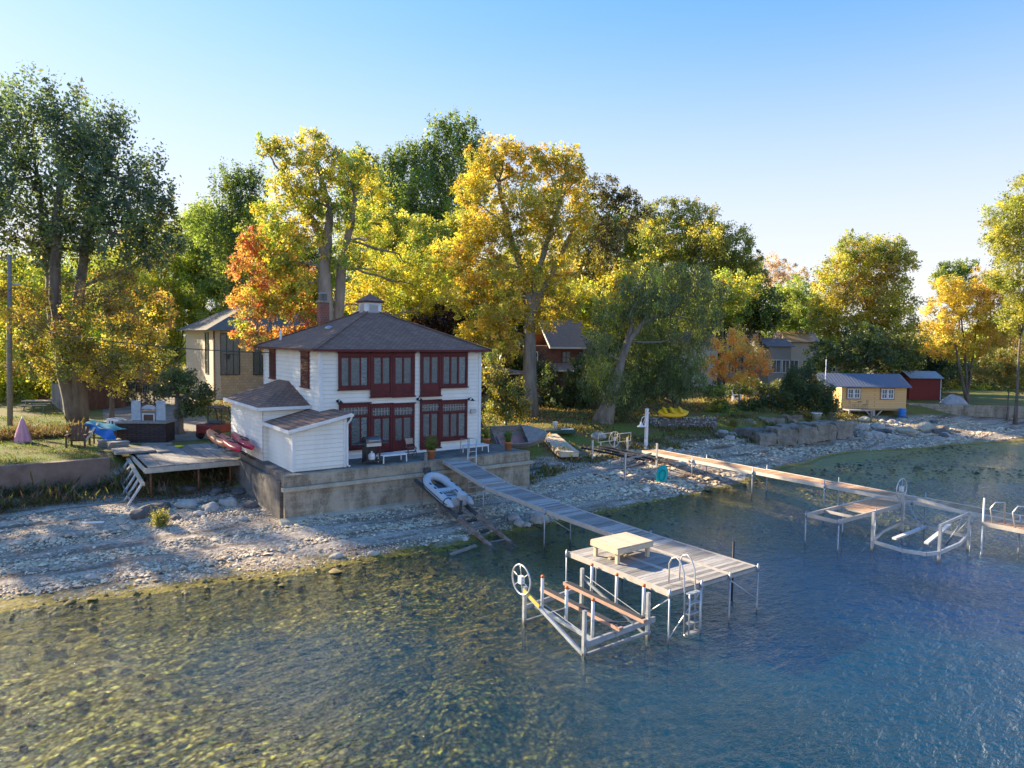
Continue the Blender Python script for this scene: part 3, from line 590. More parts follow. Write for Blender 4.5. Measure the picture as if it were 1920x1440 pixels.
T('maple_tree', 'yellow green tree above the white half timbered cottage', 'tree', 1350, 84,
  [(1350,520,44,30),(1320,560,44,34),(1380,545,36,28),(1350,585,50,24),(1300,585,40,26)], YG+GRN[:2], tr=.3, leaf=.27, seed=36)
T('maple_tree', 'golden green tree filling the wood behind the golden maple', 'tree', 1030, 94,
  [(960,520,60,50),(1040,500,60,50),(1110,550,50,40),(1000,570,60,40),(930,600,50,40)], YG+YEL[:2], tr=.3, leaf=.26, seed=37)
T('maple_tree', 'yellow green tree behind the sparse domed oak', 'tree', 1270, 78,
  [(1200,500,50,40),(1260,480,50,34),(1320,500,55,36),(1250,550,60,40),(1340,550,40,30)], YG, tr=.3, leaf=.26, seed=38, cover=.6)
T('maple_tree', 'olive green tree merging the oak and the golden maple crowns', 'tree', 800, 70,
  [(780,450,50,44),(830,470,50,44),(740,440,46,40),(800,520,60,44),(860,440,40,44),(700,420,44,40)], YG+GRN[:2], tr=.3, leaf=.25, seed=39)
T('maple_tree', 'olive yellow tree right of the golden maple filling the gap before the domed oak', 'tree', 1160, 70,
  [(1130,440,44,40),(1180,430,50,40),(1215,460,46,40),(1150,500,60,44),(1100,480,40,44)], YG+YEL[2:3]+GRN[:1], tr=.3, leaf=.25, seed=41, cover=.7)
T('maple_tree', 'green tree closing the gap left of the narrow poplar', 'tree', 385, 88,
  [(395,430,44,40),(360,450,40,44),(430,450,44,44),(390,500,60,50),(480,420,44,44),(500,480,50,50)], LGRN+YG[:2], tr=.3, leaf=.28, seed=42)
# belt of trees far behind, one object each
belt = [(60,505,'yellow'),(180,470,'olive'),(290,520,'yellow'),(520,430,'dark'),(640,470,'yellow'),(760,450,'olive'),(880,500,'dark'),(1000,490,'olive'),(1120,520,'yellow'),(1230,540,'olive'),(1340,560,'dark'),(1530,600,'olive'),(1740,610,'orange'),(1860,600,'yellow')]
PB = {'yellow': YG, 'olive': GRN+YG[:2], 'dark': DGRN, 'orange': ORY+YG[:2]}
for i, (px, py, k) in enumerate(belt):
    rnd = random.Random(i); dd = 96+rnd.uniform(-6, 14)
    bl = [(px+rnd.uniform(-30,30), py+20+rnd.uniform(0,25), 48, 40), (px-45, py+70, 50, 46), (px+45, py+75, 50, 46), (px, py+110, 60, 50), (px-50,py+150,50,34), (px+50,py+150,50,34)]
    names = {0:'first from the left',}
    T('backdrop_tree', '%s leaved tree in the wood behind the houses, %s' % (k, ['above the left picture edge lawn','behind the dark twin maple','left of the tan house roof','behind the orange maple','behind the chimney','behind the cupola','behind the house roof right end','behind the golden maple','above the brown house','behind the sparse oak','behind the white cottages','left of the round maple','above the red shed','at the right picture edge'][i]),
      'tree', px, dd, bl, PB[k], tr=.35, leaf=.36, seed=100+i, group='trees of the wood behind the houses', cover=.75, twigs=2)
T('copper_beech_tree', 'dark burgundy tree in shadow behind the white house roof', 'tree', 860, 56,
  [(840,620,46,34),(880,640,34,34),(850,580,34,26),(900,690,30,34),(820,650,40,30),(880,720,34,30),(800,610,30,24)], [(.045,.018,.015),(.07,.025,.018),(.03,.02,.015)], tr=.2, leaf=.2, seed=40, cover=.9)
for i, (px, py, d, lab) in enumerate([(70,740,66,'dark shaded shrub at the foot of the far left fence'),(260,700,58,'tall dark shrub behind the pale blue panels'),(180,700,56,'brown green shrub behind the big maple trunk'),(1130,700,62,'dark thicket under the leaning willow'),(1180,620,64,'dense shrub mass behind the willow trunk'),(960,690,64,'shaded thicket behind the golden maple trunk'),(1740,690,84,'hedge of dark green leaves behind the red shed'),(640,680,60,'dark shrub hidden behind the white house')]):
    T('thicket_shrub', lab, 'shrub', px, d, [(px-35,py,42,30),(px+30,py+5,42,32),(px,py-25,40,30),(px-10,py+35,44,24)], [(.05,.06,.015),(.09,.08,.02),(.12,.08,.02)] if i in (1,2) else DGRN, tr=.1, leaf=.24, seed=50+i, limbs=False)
print('LEAVES', NLEAF)
# ------------------------------------------------------------------ white house
def clap(mb, a, b, z0, z1, nrm, pitch=.19, top=None):
    """lapped boards from a to b (xy) between z0..z1; top(t)->z limit along the board (t 0..1)"""
    a, b, n = Vector((*a, 0)), Vector((*b, 0)), Vector(nrm)
    if (b-a).cross(Vector((0,0,1))).dot(n) < 0: a, b = b, a; flip = True
    else: flip = False
    z = 2.29+round((z0-2.29)/pitch)*pitch
    while z < z1-.01:
        zt = min(z+pitch, z1); ta, tb = 0., 1.
        if top:
            g = [i/40 for i in range(41) if top((1-i/40) if flip else i/40) >= zt-.02]
            if not g: break
            ta, tb = min(g), max(g)
        p, q = a.lerp(b, ta), a.lerp(b, tb)
        o, i_ = n*.045, n*.008
        mb.add([p+o+Vector((0,0,z)), q+o+Vector((0,0,z)), q+i_+Vector((0,0,zt)), p+i_+Vector((0,0,zt)), p+Vector((0,0,z)), q+Vector((0,0,z))], [(0,1,2,3),(4,5,1,0)])
        z = zt
house = thing('white_house', 'white two storey clapboard lake house with oxblood window frames and hip roof', 'house', (15.3, 33.9, 2.15))
HX0, HX1, HY0, HY1, Z0, ZE = 11.1, 19.5, 29.8, 38.0, 2.15, 7.12
m = MB().box(HX0, HX1, HY0, HY1, Z0-.3, ZE)
clap(m, (HX0,HY0), (HX1,HY0), Z0+.14, ZE-.02, (0,-1,0)); clap(m, (HX0,HY0), (HX0,HY1), Z0+.14, ZE-.02, (-1,0,0)); clap(m, (HX1,HY0), (HX1,HY1), Z0+.14, ZE-.02, (1,0,0))
m.build('wall', WHITE, house)
for x, y in ((HX0,HY0),(HX1,HY0),(HX0,HY1)): MB().box(x-.07, x+.07, y-.07, y+.07, Z0-.28, ZE-.03).build('corner_trim', TRIM, house)
MB().box(HX0+.07, HX1+.25, HY0-.16, HY0-.075, Z0+.004, Z0+.16).build('skirting', TRIM, house)
OV = .45; ap = Vector((15.3, 33.9, 9.12)); E = [Vector((HX0-OV, HY0-OV, ZE-.04)), Vector((HX1+OV, HY0-OV, ZE-.04)), Vector((HX1+OV, HY1+OV, ZE-.04)), Vector((HX0-OV, HY1+OV, ZE-.04))]
rf = MB(); 
for i in range(4): rf.add([E[i]+Vector((0,0,.07)), E[(i+1)%4]+Vector((0,0,.07)), ap+Vector((0,0,.07))], [(0,1,2)])
rf.add([e for e in E], [(3,2,1,0)]); roof = rf.build('roof', SHING, house)
m = MB()
for i in range(4): m.bar(E[i]+Vector((0,0,.015)), E[(i+1)%4]+Vector((0,0,.015)), .05, .10)
m.build('eave_trim', RED, roof)
m = MB()
for i in range(4): m.bar(E[i]+Vector((0,0,.09)), ap+Vector((0,0,.085)), .24, .035)
m.build('ridge_cap', SHING, roof)
# cupola
cu = MB().box(14.86,15.74,33.46,34.34,8.72,9.52); c_ = cu.build('cupola', TRIM, house)
MB().box(14.78,15.82,33.38,34.42,8.6,8.80).build('base_skirt', TRIM, c_)
lv = MB()
for k in range(8):
    z = 8.93+k*.065
    lv.bar((15.05,33.44,z), (15.55,33.44,z), .05, .02, up=(0,-.5,1)); lv.bar((14.84,33.65,z), (14.84,34.15,z), .05, .02, up=(-.5,0,1))
lv.build('louver', M('louver_grey', (.42,.42,.42), .6, .1), c_)
m = MB(); e = [Vector((14.72,33.32,9.58)), Vector((15.88,33.32,9.58)), Vector((15.88,34.48,9.58)), Vector((14.72,34.48,9.58))]; a2 = Vector((15.3,33.9,10.0))
for i in range(4): m.add([e[i], e[(i+1)%4], a2], [(0,1,2)])
m.add(e, [(3,2,1,0)]); m.box(15.26,15.34,33.86,33.94,9.98,10.06); m.build('roof', SHING, c_)
MB().box(14.75,15.85,33.35,34.45,9.50,9.577).build('cornice', RED, c_)
# chimney
m = MB().box(13.22,13.72,35.5,36.0,7.9,9.5); ch = m.build('chimney', BRICK, house)
MB().box(13.17,13.77,35.45,36.05,9.5,9.6).build('cap', CONC, ch)
MB().lathe([(.2,9.6),(.2,9.95),(.26,9.96),(.26,10.0),(.0,10.03)], (13.47,35.75,0), 12).build('flue', GALV, ch)
MB().tube([(11.5,36.6,7.2),(11.5,36.6,8.0)], .06, 8).build('vent_pipe', TRIM, house)
MB().lathe([(.16,0),(.16,.12),(.24,.13),(.2,.24),(.05,.3)], onX(703,609,13.2) if 0 else (12.9,33.4,7.95), 10).build('roof_vent', GALV, house)
def fac(px): return onY(px, 700, HY0).x
def zf(px, py): return onY(px, py, HY0).z
# windows of the front: trim casing, sashes, panes
def pane(mb, x0, x1, z0, z1): mb.box(x0, x1, HY0-.062, HY0-.05, z0, z1)
def front_unit(name, x0, x1, z0, z1, cols, sill_lo=None, transom=None, solid=None, nleaf=1, label=None):
    """x0..x1,z0..z1 outer casing; cols = list of (xa,xb) pane spans in 0..1"""
    Y = HY0-.04; f = MB(); T_ = .10
    yb, yf = HY0-.06, HY0-.13
    # casing
    f.box(x0, x0+T_, yf, yb, z0, z1); f.box(x1-T_, x1, yf, yb, z0, z1); f.box(x0+T_, x1-T_, yf, yb, z1-T_*1.6, z1); f.box(x0+T_, x1-T_, yf, yb, z0, z0+T_)
    f.box(x0-.05, x1+.05, yf-.05, yb, z1+.003, z1+.06); f.box(x0-.04, x1+.04, yf-.06, yb, z0-.06, z0-.003)
    zt = z1-T_*1.6; zb = z0+T_
    if transom: tz = zt-transom; f.box(x0+T_, x1-T_, yf+.004, yb, tz-.09, tz)
    else: tz = zt+.09
    spans = [(x0+T_+(x1-x0-2*T_)*a, x0+T_+(x1-x0-2*T_)*b) for a, b in cols]
    edges = [x0+T_]+[v for s in spans for v in s]+[x1-T_]
    for i in range(0, len(edges), 2):
        if edges[i+1]-edges[i] > .01: f.box(edges[i]+.001, edges[i+1]-.001, yf+.02, yb, zb+.001, tz-.091)
    sz = zb
    if solid:
        f.box(x0+T_+.002, x1-T_-.002, yf+.03, yb, zb+.002, zb+solid)
        for a, b in spans: f.box(a+.0, b, yf+.014, yf+.029, zb+.12, zb+solid-.1)
        sz = zb+solid
    else: f.box(x0+T_+.002, x1-T_-.002, yf+.03, yb, zb+.002, zb+.06); sz = zb+.06
    f.box(x0+T_+.002, x1-T_-.002, yf+.03, yb, tz-.15, tz-.092)
    w_ = f.build(name, RED, house, bevel=.006)
    g = MB()
    for a, b in spans: g.box(a, b, HY0-.075, HY0-.06, sz, tz-.15)
    g.build('pane', GLASS, w_)
    if transom:
        MB().box(x0+T_, x1-T_, HY0-.075, HY0-.06, tz, zt).build('transom_pane', GLASS, w_)
        q = MB(); n = max(4, int((x1-x0)/.17))
        for i in range(1, n): x = x0+T_+(x1-x0-2*T_)*i/n; q.box(x-.012, x+.012, yf+.03, HY0-.076, tz, zt)
        q.box(x0+T_, x1-T_, yf+.035, HY0-.076, tz+transom*.52, tz+transom*.52+.024); q.build('muntin', M('muntin_tan', (.36,.27,.22), .6, .1), w_)
    return w_
X = lambda p: fac(p)
front_unit('window', X(633), X(692.4), zf(663,729), zf(663,662), [(.04,.29),(.38,.70),(.745,.97)])
d1 = front_unit('balcony_door', X(693), X(734), zf(734,742), zf(734,662), [(.10,.48),(.58,.95)], solid=.50)
d2 = front_unit('balcony_door', X(734.3), X(776), zf(755,742), zf(755,662), [(.06,.43),(.52,.90)], solid=.50)
d3 = front_unit('balcony_door', X(786.5), X(825), zf(805,741), zf(805,661), [(.08,.45),(.56,.92)], solid=.50)
front_unit('window', X(825.3), X(875), zf(850,725), zf(850,661), [(.03,.29),(.36,.62),(.70,.97)])
front_unit('window', X(634), X(692.4), zf(663,841), zf(663,757), [(.04,.29),(.38,.70),(.745,.97)], transom=.34)
front_unit('patio_door', X(693), X(734), zf(734,846), zf(734,757), [(.10,.48),(.58,.95)], solid=.46, transom=.36)
front_unit('patio_door', X(734.3), X(776), zf(755,846), zf(755,757), [(.06,.43),(.52,.90)], solid=.46, transom=.36)
front_unit('patio_door', X(786.5), X(825), zf(805,839), zf(805,751), [(.08,.45),(.56,.92)], solid=.46, transom=.34)
front_unit('window', X(825.3), X(875), zf(850,823), zf(850,751), [(.03,.29),(.36,.62),(.70,.97)], transom=.34)
for px in (632, 782, 878):
    p = onY(px, 748+ (4 if px < 700 else 0), HY0); m = MB().lathe([(.0,0),(.07,.01),(.07,.03)], (0,0,0), 10); m.xform(Matrix.Translation((p.x, HY0-.045, p.z)) @ Matrix.Rotation(R(90), 4, 'X'))
    m.tube([(p.x,HY0-.05,p.z),(p.x,HY0-.22,p.z+.10),(p.x+.03,HY0-.34,p.z+.02)], .014, 6); m.lathe([(.03,.06),(.05,.02),(.12,-.05),(.13,-.06)], (p.x+.03,HY0-.36,p.z-.01), 10); m.build('wall_lamp', BLACK, house)
p = onY(887, 770, HY0); MB().box(p.x-.2, p.x+.1, HY0-.15, HY0-.04, p.z-.12, p.z+.1).build('meter_box', M('meter_grey', (.4,.41,.42), .5, .1, metal=.3), house)
# side shutters on the left wall
for (pa, pb, ya, yb_) in ((508,518.5,656,709),(567,582,661,726)):
    a, b = onX(pa, (ya+yb_)/2, HX0), onX(pb, (ya+yb_)/2, HX0); z1, z0 = onX(pb, ya, HX0).z, onX(pb, yb_, HX0).z
    f = MB(); f.box(HX0-.10, HX0-.04, min(a.y,b.y), max(a.y,b.y), z0, z1); f.box(HX0-.14, HX0-.04, min(a.y,b.y)-.05, max(a.y,b.y)+.05, z1+.002, z1+.07); f.box(HX0-.14, HX0-.04, min(a.y,b.y)-.04, max(a.y,b.y)+.04, z0-.07, z0-.002)
    w_ = f.build('side_window', RED, house); g = MB(); y0, y1 = min(a.y,b.y)+.09, max(a.y,b.y)-.09
    for k in range(int((z1-z0-.2)/.07)): g.bar((HX0-.115, y0, z0+.12+k*.07), (HX0-.115, y1, z0+.12+k*.07), .05, .015, up=(-.6,0,1))
    g.build('slat', M('oxblood_dark', (.05,.01,.009), .6, .2), w_)
# annex B (rear lean-to with hip) and annex A (front lean-to)
m = MB().box(9.0, HX0-.001, 31.2, 36.6, 1.2, 4.55)
clap(m, (9.0,31.2), (9.0,36.6), 1.75, 4.5, (-1,0,0)); clap(m, (9.0,31.2), (HX0,31.2), 3.2, 4.5, (0,-1,0)); m.build('annex_wall', WHITE, house)
e0, e1, e2, e3 = Vector((8.72,30.95,4.56)), Vector((HX0-.05,30.95,4.56)), Vector((8.72,36.9,4.56)), Vector((HX0-.05,36.9,4.56)); r0, r1 = Vector((HX0-.045,34.0,5.5)), Vector((HX0-.045,35.6,5.5))
m = MB().add([e0,e1,r0,r1,e3,e2], [(0,1,2),(0,2,3,5),(5,3,4)]); 
ar = m.build('annex_roof', SHING, house)
m = MB().bar(e0-Vector((0,0,.08)), e2-Vector((0,0,.08)), .10, .14); m.bar(e0-Vector((0,0,.08)), e1-Vector((0,0,.08)), .10, .14); m.build('gutter', TRIM, ar)
zl, zr = 3.86, 4.36
m = MB(); m.add([(9.25,27.9,Z0+.01),(11.45,27.9,Z0+.01),(11.45,31.195,Z0+.01),(9.25,31.195,Z0+.01),(9.25,27.9,zl),(11.45,27.9,zr),(11.45,31.195,zr+.0),(9.25,31.195,zl)], [(3,2,1,0),(4,5,6,7),(0,1,5,4),(1,2,6,5),(3,0,4,7)])
tp = lambda t: zl+(zr-zl)*t
clap(m, (9.25,27.9), (11.45,27.9), Z0+.06, zr, (0,-1,0), top=tp); clap(m, (9.25,27.9), (9.25,31.2), 1.9, zl, (-1,0,0)); clap(m, (11.45,27.9), (11.45,29.75), Z0+.06, zr, (1,0,0)); m.build('lean_to_wall', WHITE, house)
m = MB().prism([(9.02,27.68,zl-.02),(11.66,27.68,zr+.06),(11.66,29.7,zr+.06),(HX0-.05,29.75,zr-.04),(HX0-.05,31.15,zr-.04),(9.02,31.15,zl-.02)], .03)
m.v = [(x, y, z+.07+ (0.0)) for x, y, z in m.v]; ar = m.build('lean_to_roof', SHING, house)
m = MB().bar((9.0,27.66,zl-.04), (9.0,31.15,zl-.04), .09, .13); m.bar((9.02,27.65,zl-.02), (11.68,27.65,zr+.05), .05, .13); m.bar((11.71,27.66,zr+.02), (11.71,29.7,zr+.02), .1, .1); m.build('gutter', TRIM, ar)
MB().tube([(11.7,27.72,zr),(11.66,27.80,zr-.2),(11.52,27.80,zr-.35),(11.52,27.80,Z0+.1),(11.6,27.7,Z0+.05)], .045, 8).build('downpipe', TRIM, house)
for x, zt in ((9.25,zl),(11.45,zr)): MB().box(x-.06, x+.06, 27.84, 27.96, Z0+.01, zt-.03).build('corner_trim', TRIM, house)
# ------------------------------------------------------------------ terrace and sea wall
t = thing('concrete_terrace', 'stained concrete terrace wall with cream ledge under the white house', 'sea wall', (14.7, 27.3, 0))
MB().box(8.7, 20.75, 27.32, 38.6, -.4, 2.145).build('slab', CONCD, t)
MB().box(8.62, 20.82, 27.18, 27.55, 1.72, 2.16).build('parapet', CONC, t)
MB().box(8.55, 20.90, 27.02, 27.30, 1.55, 1.70).build('ledge', CONC2, t)
MB().box(8.64, 20.80, 27.14, 27.31, -.3, 1.545).build('face', CONC, t)
m = MB().add([(8.4,26.6,-.3),(20.6,26.75,-.3),(20.6,27.139,-.3),(8.4,27.139,-.3),(8.4,26.85,.42),(20.6,26.95,.38),(20.6,27.139,.48),(8.4,27.139,.50)], [(3,2,1,0),(4,5,6,7),(0,1,5,4),(1,2,6,5),(2,3,7,6),(3,0,4,7)]); m.build('footing', CONC2, t)
MB().box(8.55, 8.69, 27.5, 36.5, -.3, 1.9).build('side_wall', CONCD, t)
# ------------------------------------------------------------------ terrace furniture
def lounge(x, y, label, group='white low tables on the terrace'):
    t = thing('low_table', label, 'table', (x, y, Z0), group); m = MB()
    for k in range(9): m.box(x-.6+k*.134, x-.6+k*.134+.118, y-.3, y+.3, Z0+.36, Z0+.385)
    m.build('tabletop', PLASTW, t); MB().box(x-.58, x+.58, y-.28, y-.24, Z0+.315, Z0+.358).build('apron', PLASTW, t)
    for a in (-.55, .55):
        for b in (-.26, .26): MB().bar((x+a, y+b, Z0+.36), (x+a*1.03, y+b*1.05, Z0+.005), .04).build('leg', PLASTW, t)
lounge(13.75, 28.05, 'white slatted low table standing beside the gas grill'); lounge(18.35, 28.3, 'white slatted low table between the ladder and the right potted palm')
g = onY(691, 872, 28.0); x, y = 12.75, 28.1
t = thing('gas_grill', 'black gas grill with side shelves and white propane tank', 'grill', (x, y, Z0))
MB().box(x-.32,x+.32,y-.24,y+.24,Z0+.12,Z0+.18).build('base_shelf', BLACK, t); m = MB()
for a in (-.3,.3):
    for b in (-.22,.22): m.box(x+a-.025,x+a+.025,y+b-.025,y+b+.025,Z0+.04,Z0+.85)
m.box(x-.28,x+.28,y+.20,y+.22,Z0+.2,Z0+.8); m.build('cart', BLACK, t)
MB().box(x-.36,x+.36,y-.27,y+.27,Z0+.80,Z0+.96).build('firebox', DARK, t, bevel=.01)
m = MB(); n = 8; V=[]; 
for i in range(n+1): a = math.pi*i/n; V += [(x-.36, y-.27*math.cos(a), Z0+.965+.24*math.sin(a)), (x+.36, y-.27*math.cos(a), Z0+.965+.24*math.sin(a))]
m.add(V, [(2*i, 2*i+2, 2*i+3, 2*i+1) for i in range(n)]+[tuple(range(0,2*n+2,2)), tuple(range(2*n+1,0,-2))], True); h_ = m.build('hood', M('hood_dark', (.12,.12,.12), .3, .2, metal=.7), t)
MB().bar((x-.27,y-.33,Z0+1.06),(x+.27,y-.33,Z0+1.06),.03).build('handle', STEEL, h_)
MB().box(x-.72,x-.365,y-.24,y+.24,Z0+.90,Z0+.94).build('side_shelf', DARK, t); MB().box(x+.365,x+.72,y-.24,y+.24,Z0+.90,Z0+.94).build('side_shelf', DARK, t)
MB().box(x-.34,x+.34,y-.30,y-.275,Z0+.80,Z0+.94).build('control_panel', STEEL, t)
MB().lathe([(.12,.18),(.15,.22),(.15,.40),(.1,.47),(.03,.5),(.04,.56)], (x,y-.05,Z0), 14).build('propane_tank', PLASTW, t)
# folding chair
x, y = 15.05, 28.75; t = thing('folding_chair', 'brown folding chair by the left patio doors', 'chair', (x,y,Z0)); FB = M('chair_brown', (.14,.07,.05), .6, .2)
MB().box(x-.2,x+.2,y-.2,y+.2,Z0+.43,Z0+.455).build('seat', FB, t); MB().obox((x,y+.22,Z0+.72),(1,0,0),(0,.2,1),(0,1,-.2),.38,.26,.025).build('backrest', M('chair_tan',(.38,.27,.2),.7,.2), t)
for a in (-.21,.21):
    MB().bar((x+a,y-.25,Z0+.01),(x+a,y+.26,Z0+.86),.025).build('leg', FB, t); MB().bar((x+a*.9,y+.25,Z0+.01),(x+a*.9,y-.2,Z0+.43),.025).build('leg', FB, t)
# potted plants
def potted(x, y, label, h=.62, s=.5, seed=0):
    t = thing('potted_palm', label, 'plant', (x,y,Z0), 'potted palms on the terrace')
    MB().lathe([(.13,0),(.19,.34),(.225,.345),(.225,.42),(.19,.42),(.185,.37),(0,.37)], (x,y,Z0), 18).build('pot', TERRA, t)
    r = np.random.default_rng(seed); V, F, C = [], [], []
    for k in range(34):
        a = r.uniform(0, 6.28); L = s*r.uniform(.6,1.2); e = r.uniform(.5,1.35); p = np.array([x,y,Z0+.38]); pts=[]
        for i in range(9):
            tt = i/8; pts.append(p+np.array([math.cos(a)*math.cos(e)*L*tt, math.sin(a)*math.cos(e)*L*tt, math.sin(e)*h*1.6*tt-.42*h*tt*tt*L/s]))
        for i in range(1, 9):
            for sd in (-1,1):
                for _ in range(2):
                    d = np.array([-math.sin(a)*sd, math.cos(a)*sd, -.25])+r.normal(size=3)*.2; q = pts[i-1]+(pts[i]-pts[i-1])*r.uniform(); b = len(V)
                    ax = (pts[i]-pts[i-1]); ax = ax/np.linalg.norm(ax)*.02; l = .15*r.uniform(.6,1.2)
                    V += [q-ax, q+d*l*.5+ax*1.5, q+d*l+ax*2, q+d*l*.5-ax*.3+ax]; F.append((b,b+1,b+2,b+3)); C.append(np.array((.12,.17,.03))*r.uniform(.5,1.8))
    npmesh('fronds', np.array(V), np.array(F), LEAF, t, np.array(C)); return t
potted(15.62, 27.85, 'terracotta potted palm nearest the gangway on the terrace edge', .6, .5, 1)
potted(19.9, 29.7, 'small terracotta potted palm next to the house corner', .62, .42, 2)
potted(20.15, 28.1, 'terracotta potted palm on the far right end of the terrace', .5, .42, 3)
q = Vector((19.95, 30.6, 1.9)); V, F_, C, CC = foliage([(q+Vector((0,0,.9)), .28, .28, .9)], DGRN, leaf=.1, seed=77, cover=2., spike=2)
t = thing('cypress_shrub', 'slim dark cypress standing at the right house corner', 'shrub', q); npmesh('foliage', V, F_, LEAF, t, C); MB().tube([q, q+Vector((0,0,1.2))], .03, 6).build('trunk', BARK, t)
# ------------------------------------------------------------------ docks
def plank_run(mb, p, q, w, z0, z1, bw=.14, gap=.012, th=.035, seed=0):
    p, q = Vector(p), Vector(q); L = (q-p).length; d = (q-p)/L; s = Vector((d.y, -d.x, 0)); n = int(L/bw)
    for i in range(n):
        t0 = (i+.5)/n; c = p.lerp(q, t0); z = z0+(z1-z0)*t0; dz = (z1-z0)/L
        mb.obox((c.x, c.y, z-th/2+random.uniform(-.003,.003)), (d.x, d.y, dz), s, (-d.x*dz, -d.y*dz, 1), L/n-gap, w+random.uniform(-.006,.006), th)
def deck_panel(t, p, q, w, z0, z1, mat, fmat, seed=0):
    m = MB(); plank_run(m, p, q, w-.10, z0, z1); o = m.build('deck_panel', mat, t)
    p, q = Vector((*p,0)), Vector((*q,0)); d = (q-p).normalized(); s = Vector((d.y,-d.x,0)); f = MB()
    for k in (-1, 1): f.bar(p+s*k*(w/2-.025)+Vector((0,0,z0-.055)), q+s*k*(w/2-.025)+Vector((0,0,z1-.055)), .05, .15)
    for e, z in ((p+d*.02, z0), (q-d*.02, z1)): f.bar(e-s*(w/2-.05)+Vector((0,0,z-.085)), e+s*(w/2-.05)+Vector((0,0,z-.085)), .04, .085)
    f.build('side_rail', fmat, o)
def leg(t, x, y, ztop, zbot=None, r=.023, mat=None, up=.08):
    zb = H(x, y)-.1 if zbot is None else zbot; o = MB().tube([(x,y,zb),(x,y,ztop+up)], r, 8).build('leg', mat or GALV, t); MB().tube([(x,y,ztop-.15),(x,y,ztop+.03)], r*1.75, 8).build('bracket', GALV, o); MB().lathe([(.0,zb+.1),(.09,zb+.1),(.09,zb+.13),(.0,zb+.14)], (x,y,0), 10).build('foot_plate', GALV, o)
def brace(t, p, q, r=.016, mat=None): MB().tube([p, q], r, 6).build('cross_brace', mat or ALU, t)
ALUF = M('dock_rail_pale', (.42,.37,.32), .65, .2, 5, .1, metal=.1)
t = thing('lake_dock', 'long grey plank dock on thin legs running from the terrace to a square platform', 'dock', (16.3, 20, 0))
XL, XR = 15.8, 17.0; xc = 16.4; W = 1.2
deck_panel(t, (xc,27.16), (xc,23.75), W, 2.14, 1.62, DOCK, ALUF); deck_panel(t, (xc,23.7), (xc,19.65), W, 1.58, 1.44, DOCK, ALUF)
deck_panel(t, (xc,19.6), (xc,15.6), W, 1.42, 1.36, DOCK, ALUF); deck_panel(t, (xc,15.55), (xc,11.55), W, 1.35, 1.35, DOCK, ALUF)
deck_panel(t, (15.18,15.5), (15.18,11.55), 1.2, 1.35, 1.35, DOCK, ALUF); deck_panel(t, (13.96,15.5), (13.96,11.55), 1.2, 1.35, 1.35, DOCK, ALUF)
for y, z in ((23.7,1.6),(19.62,1.42),(15.58,1.35),(11.5,1.35)):
    for x in (XL-.03, XR+.03): leg(t, x, y, z)
    if y < 24: brace(t, (XL-.03, y, z-.15), (XR+.03, y, max(.12, z-.95)))
for x, y in ((14.57,11.5),(13.33,11.5),(13.33,15.5),(14.57,15.53)): leg(t, x, y, 1.35)
brace(t, (13.33,11.47,.2), (14.57,11.47,1.25)); brace(t, (13.33,11.5,1.2),(13.33,12.6,.3)); brace(t, (XL,15.55,1.2),(XL,14.3,.2))
MB().bar((XR-.1,23.72,1.66),(XL+.1,23.72,1.66),.03,.012).build('joint_strip', ALU, t)
# swim ladder
t = thing('swim_ladder', 'aluminium swim ladder with looped handrails on the platform edge', 'ladder', (14.0,11.45,0))
for x in (13.80, 14.22):
    MB().tube([(x,11.95,1.37),(x,11.95,1.9),(x,11.86,2.06),(x,11.72,2.12),(x,11.58,2.04),(x,11.46,1.8),(x,11.42,1.3),(x,11.40,.2)], .02, 8).build('rail', ALU, t)
    MB().tube([(x,11.25,1.28),(x,11.25,.18),(x,11.33,.12),(x,11.40,.2)], .02, 8).build('rail', ALU, t)
for k in range(5): MB().box(13.80,14.22,11.25,11.38,.22+k*.26,.25+k*.26).build('step', ALU, t)
# wooden table on the platform
t = thing('wooden_platform_table', 'square pale wooden low table standing on the dock platform', 'table', (14.45,14.35,1.35))
m = MB()
for k in range(9): m.box(13.72+k*.162, 13.72+k*.162+.156, 13.78, 14.88, 1.80, 1.835)
m.build('tabletop', PINE, t); m = MB()
for a in ((13.72,15.17,13.76,13.80),(13.72,15.17,14.86,14.90)): m.box(*a, 1.66, 1.798)
for a in ((13.72,13.76,13.803,14.857),(15.13,15.17,13.803,14.857)): m.box(*a, 1.66, 1.798)
m.build('apron', PINE, t)
for x in (13.83,15.05):
    for y in (13.88,14.78): MB().box(x-.05,x+.05,y-.05,y+.05,1.353,1.797).build('leg', PINE, t)
m = MB().bar((13.9,14.3,1.37),(15.0,14.5,1.37),.09,.04); m.build('stretcher', PINE, t)
MB_ = MB().tube([(17.32,12.55,-1.2),(17.32,12.55,1.78)], .035, 8); solo(MB_, 'mooring_post', BLACK, 'thin black mooring post sticking up behind the dock platform', 'post')
# terrace ladder
t = thing('dock_ladder', 'aluminium ladder with tall handrails hooked over the terrace edge beside the gangway', 'ladder', (17.3,27.1,.4))
for x in (17.06, 17.52):
    MB().tube([(x,26.98,.35),(x,26.98,3.05)], .024, 8).build('rail', ALU, t); MB().tube([(x,26.98,3.03),(x,27.6,3.0),(x,27.62,2.17)], .02, 8).build('handrail', ALU, t)
for k in range(9): MB().bar((17.06,26.98,.5+k*.28),(17.52,26.98,.5+k*.28),.045,.02).build('rung', ALU, t)
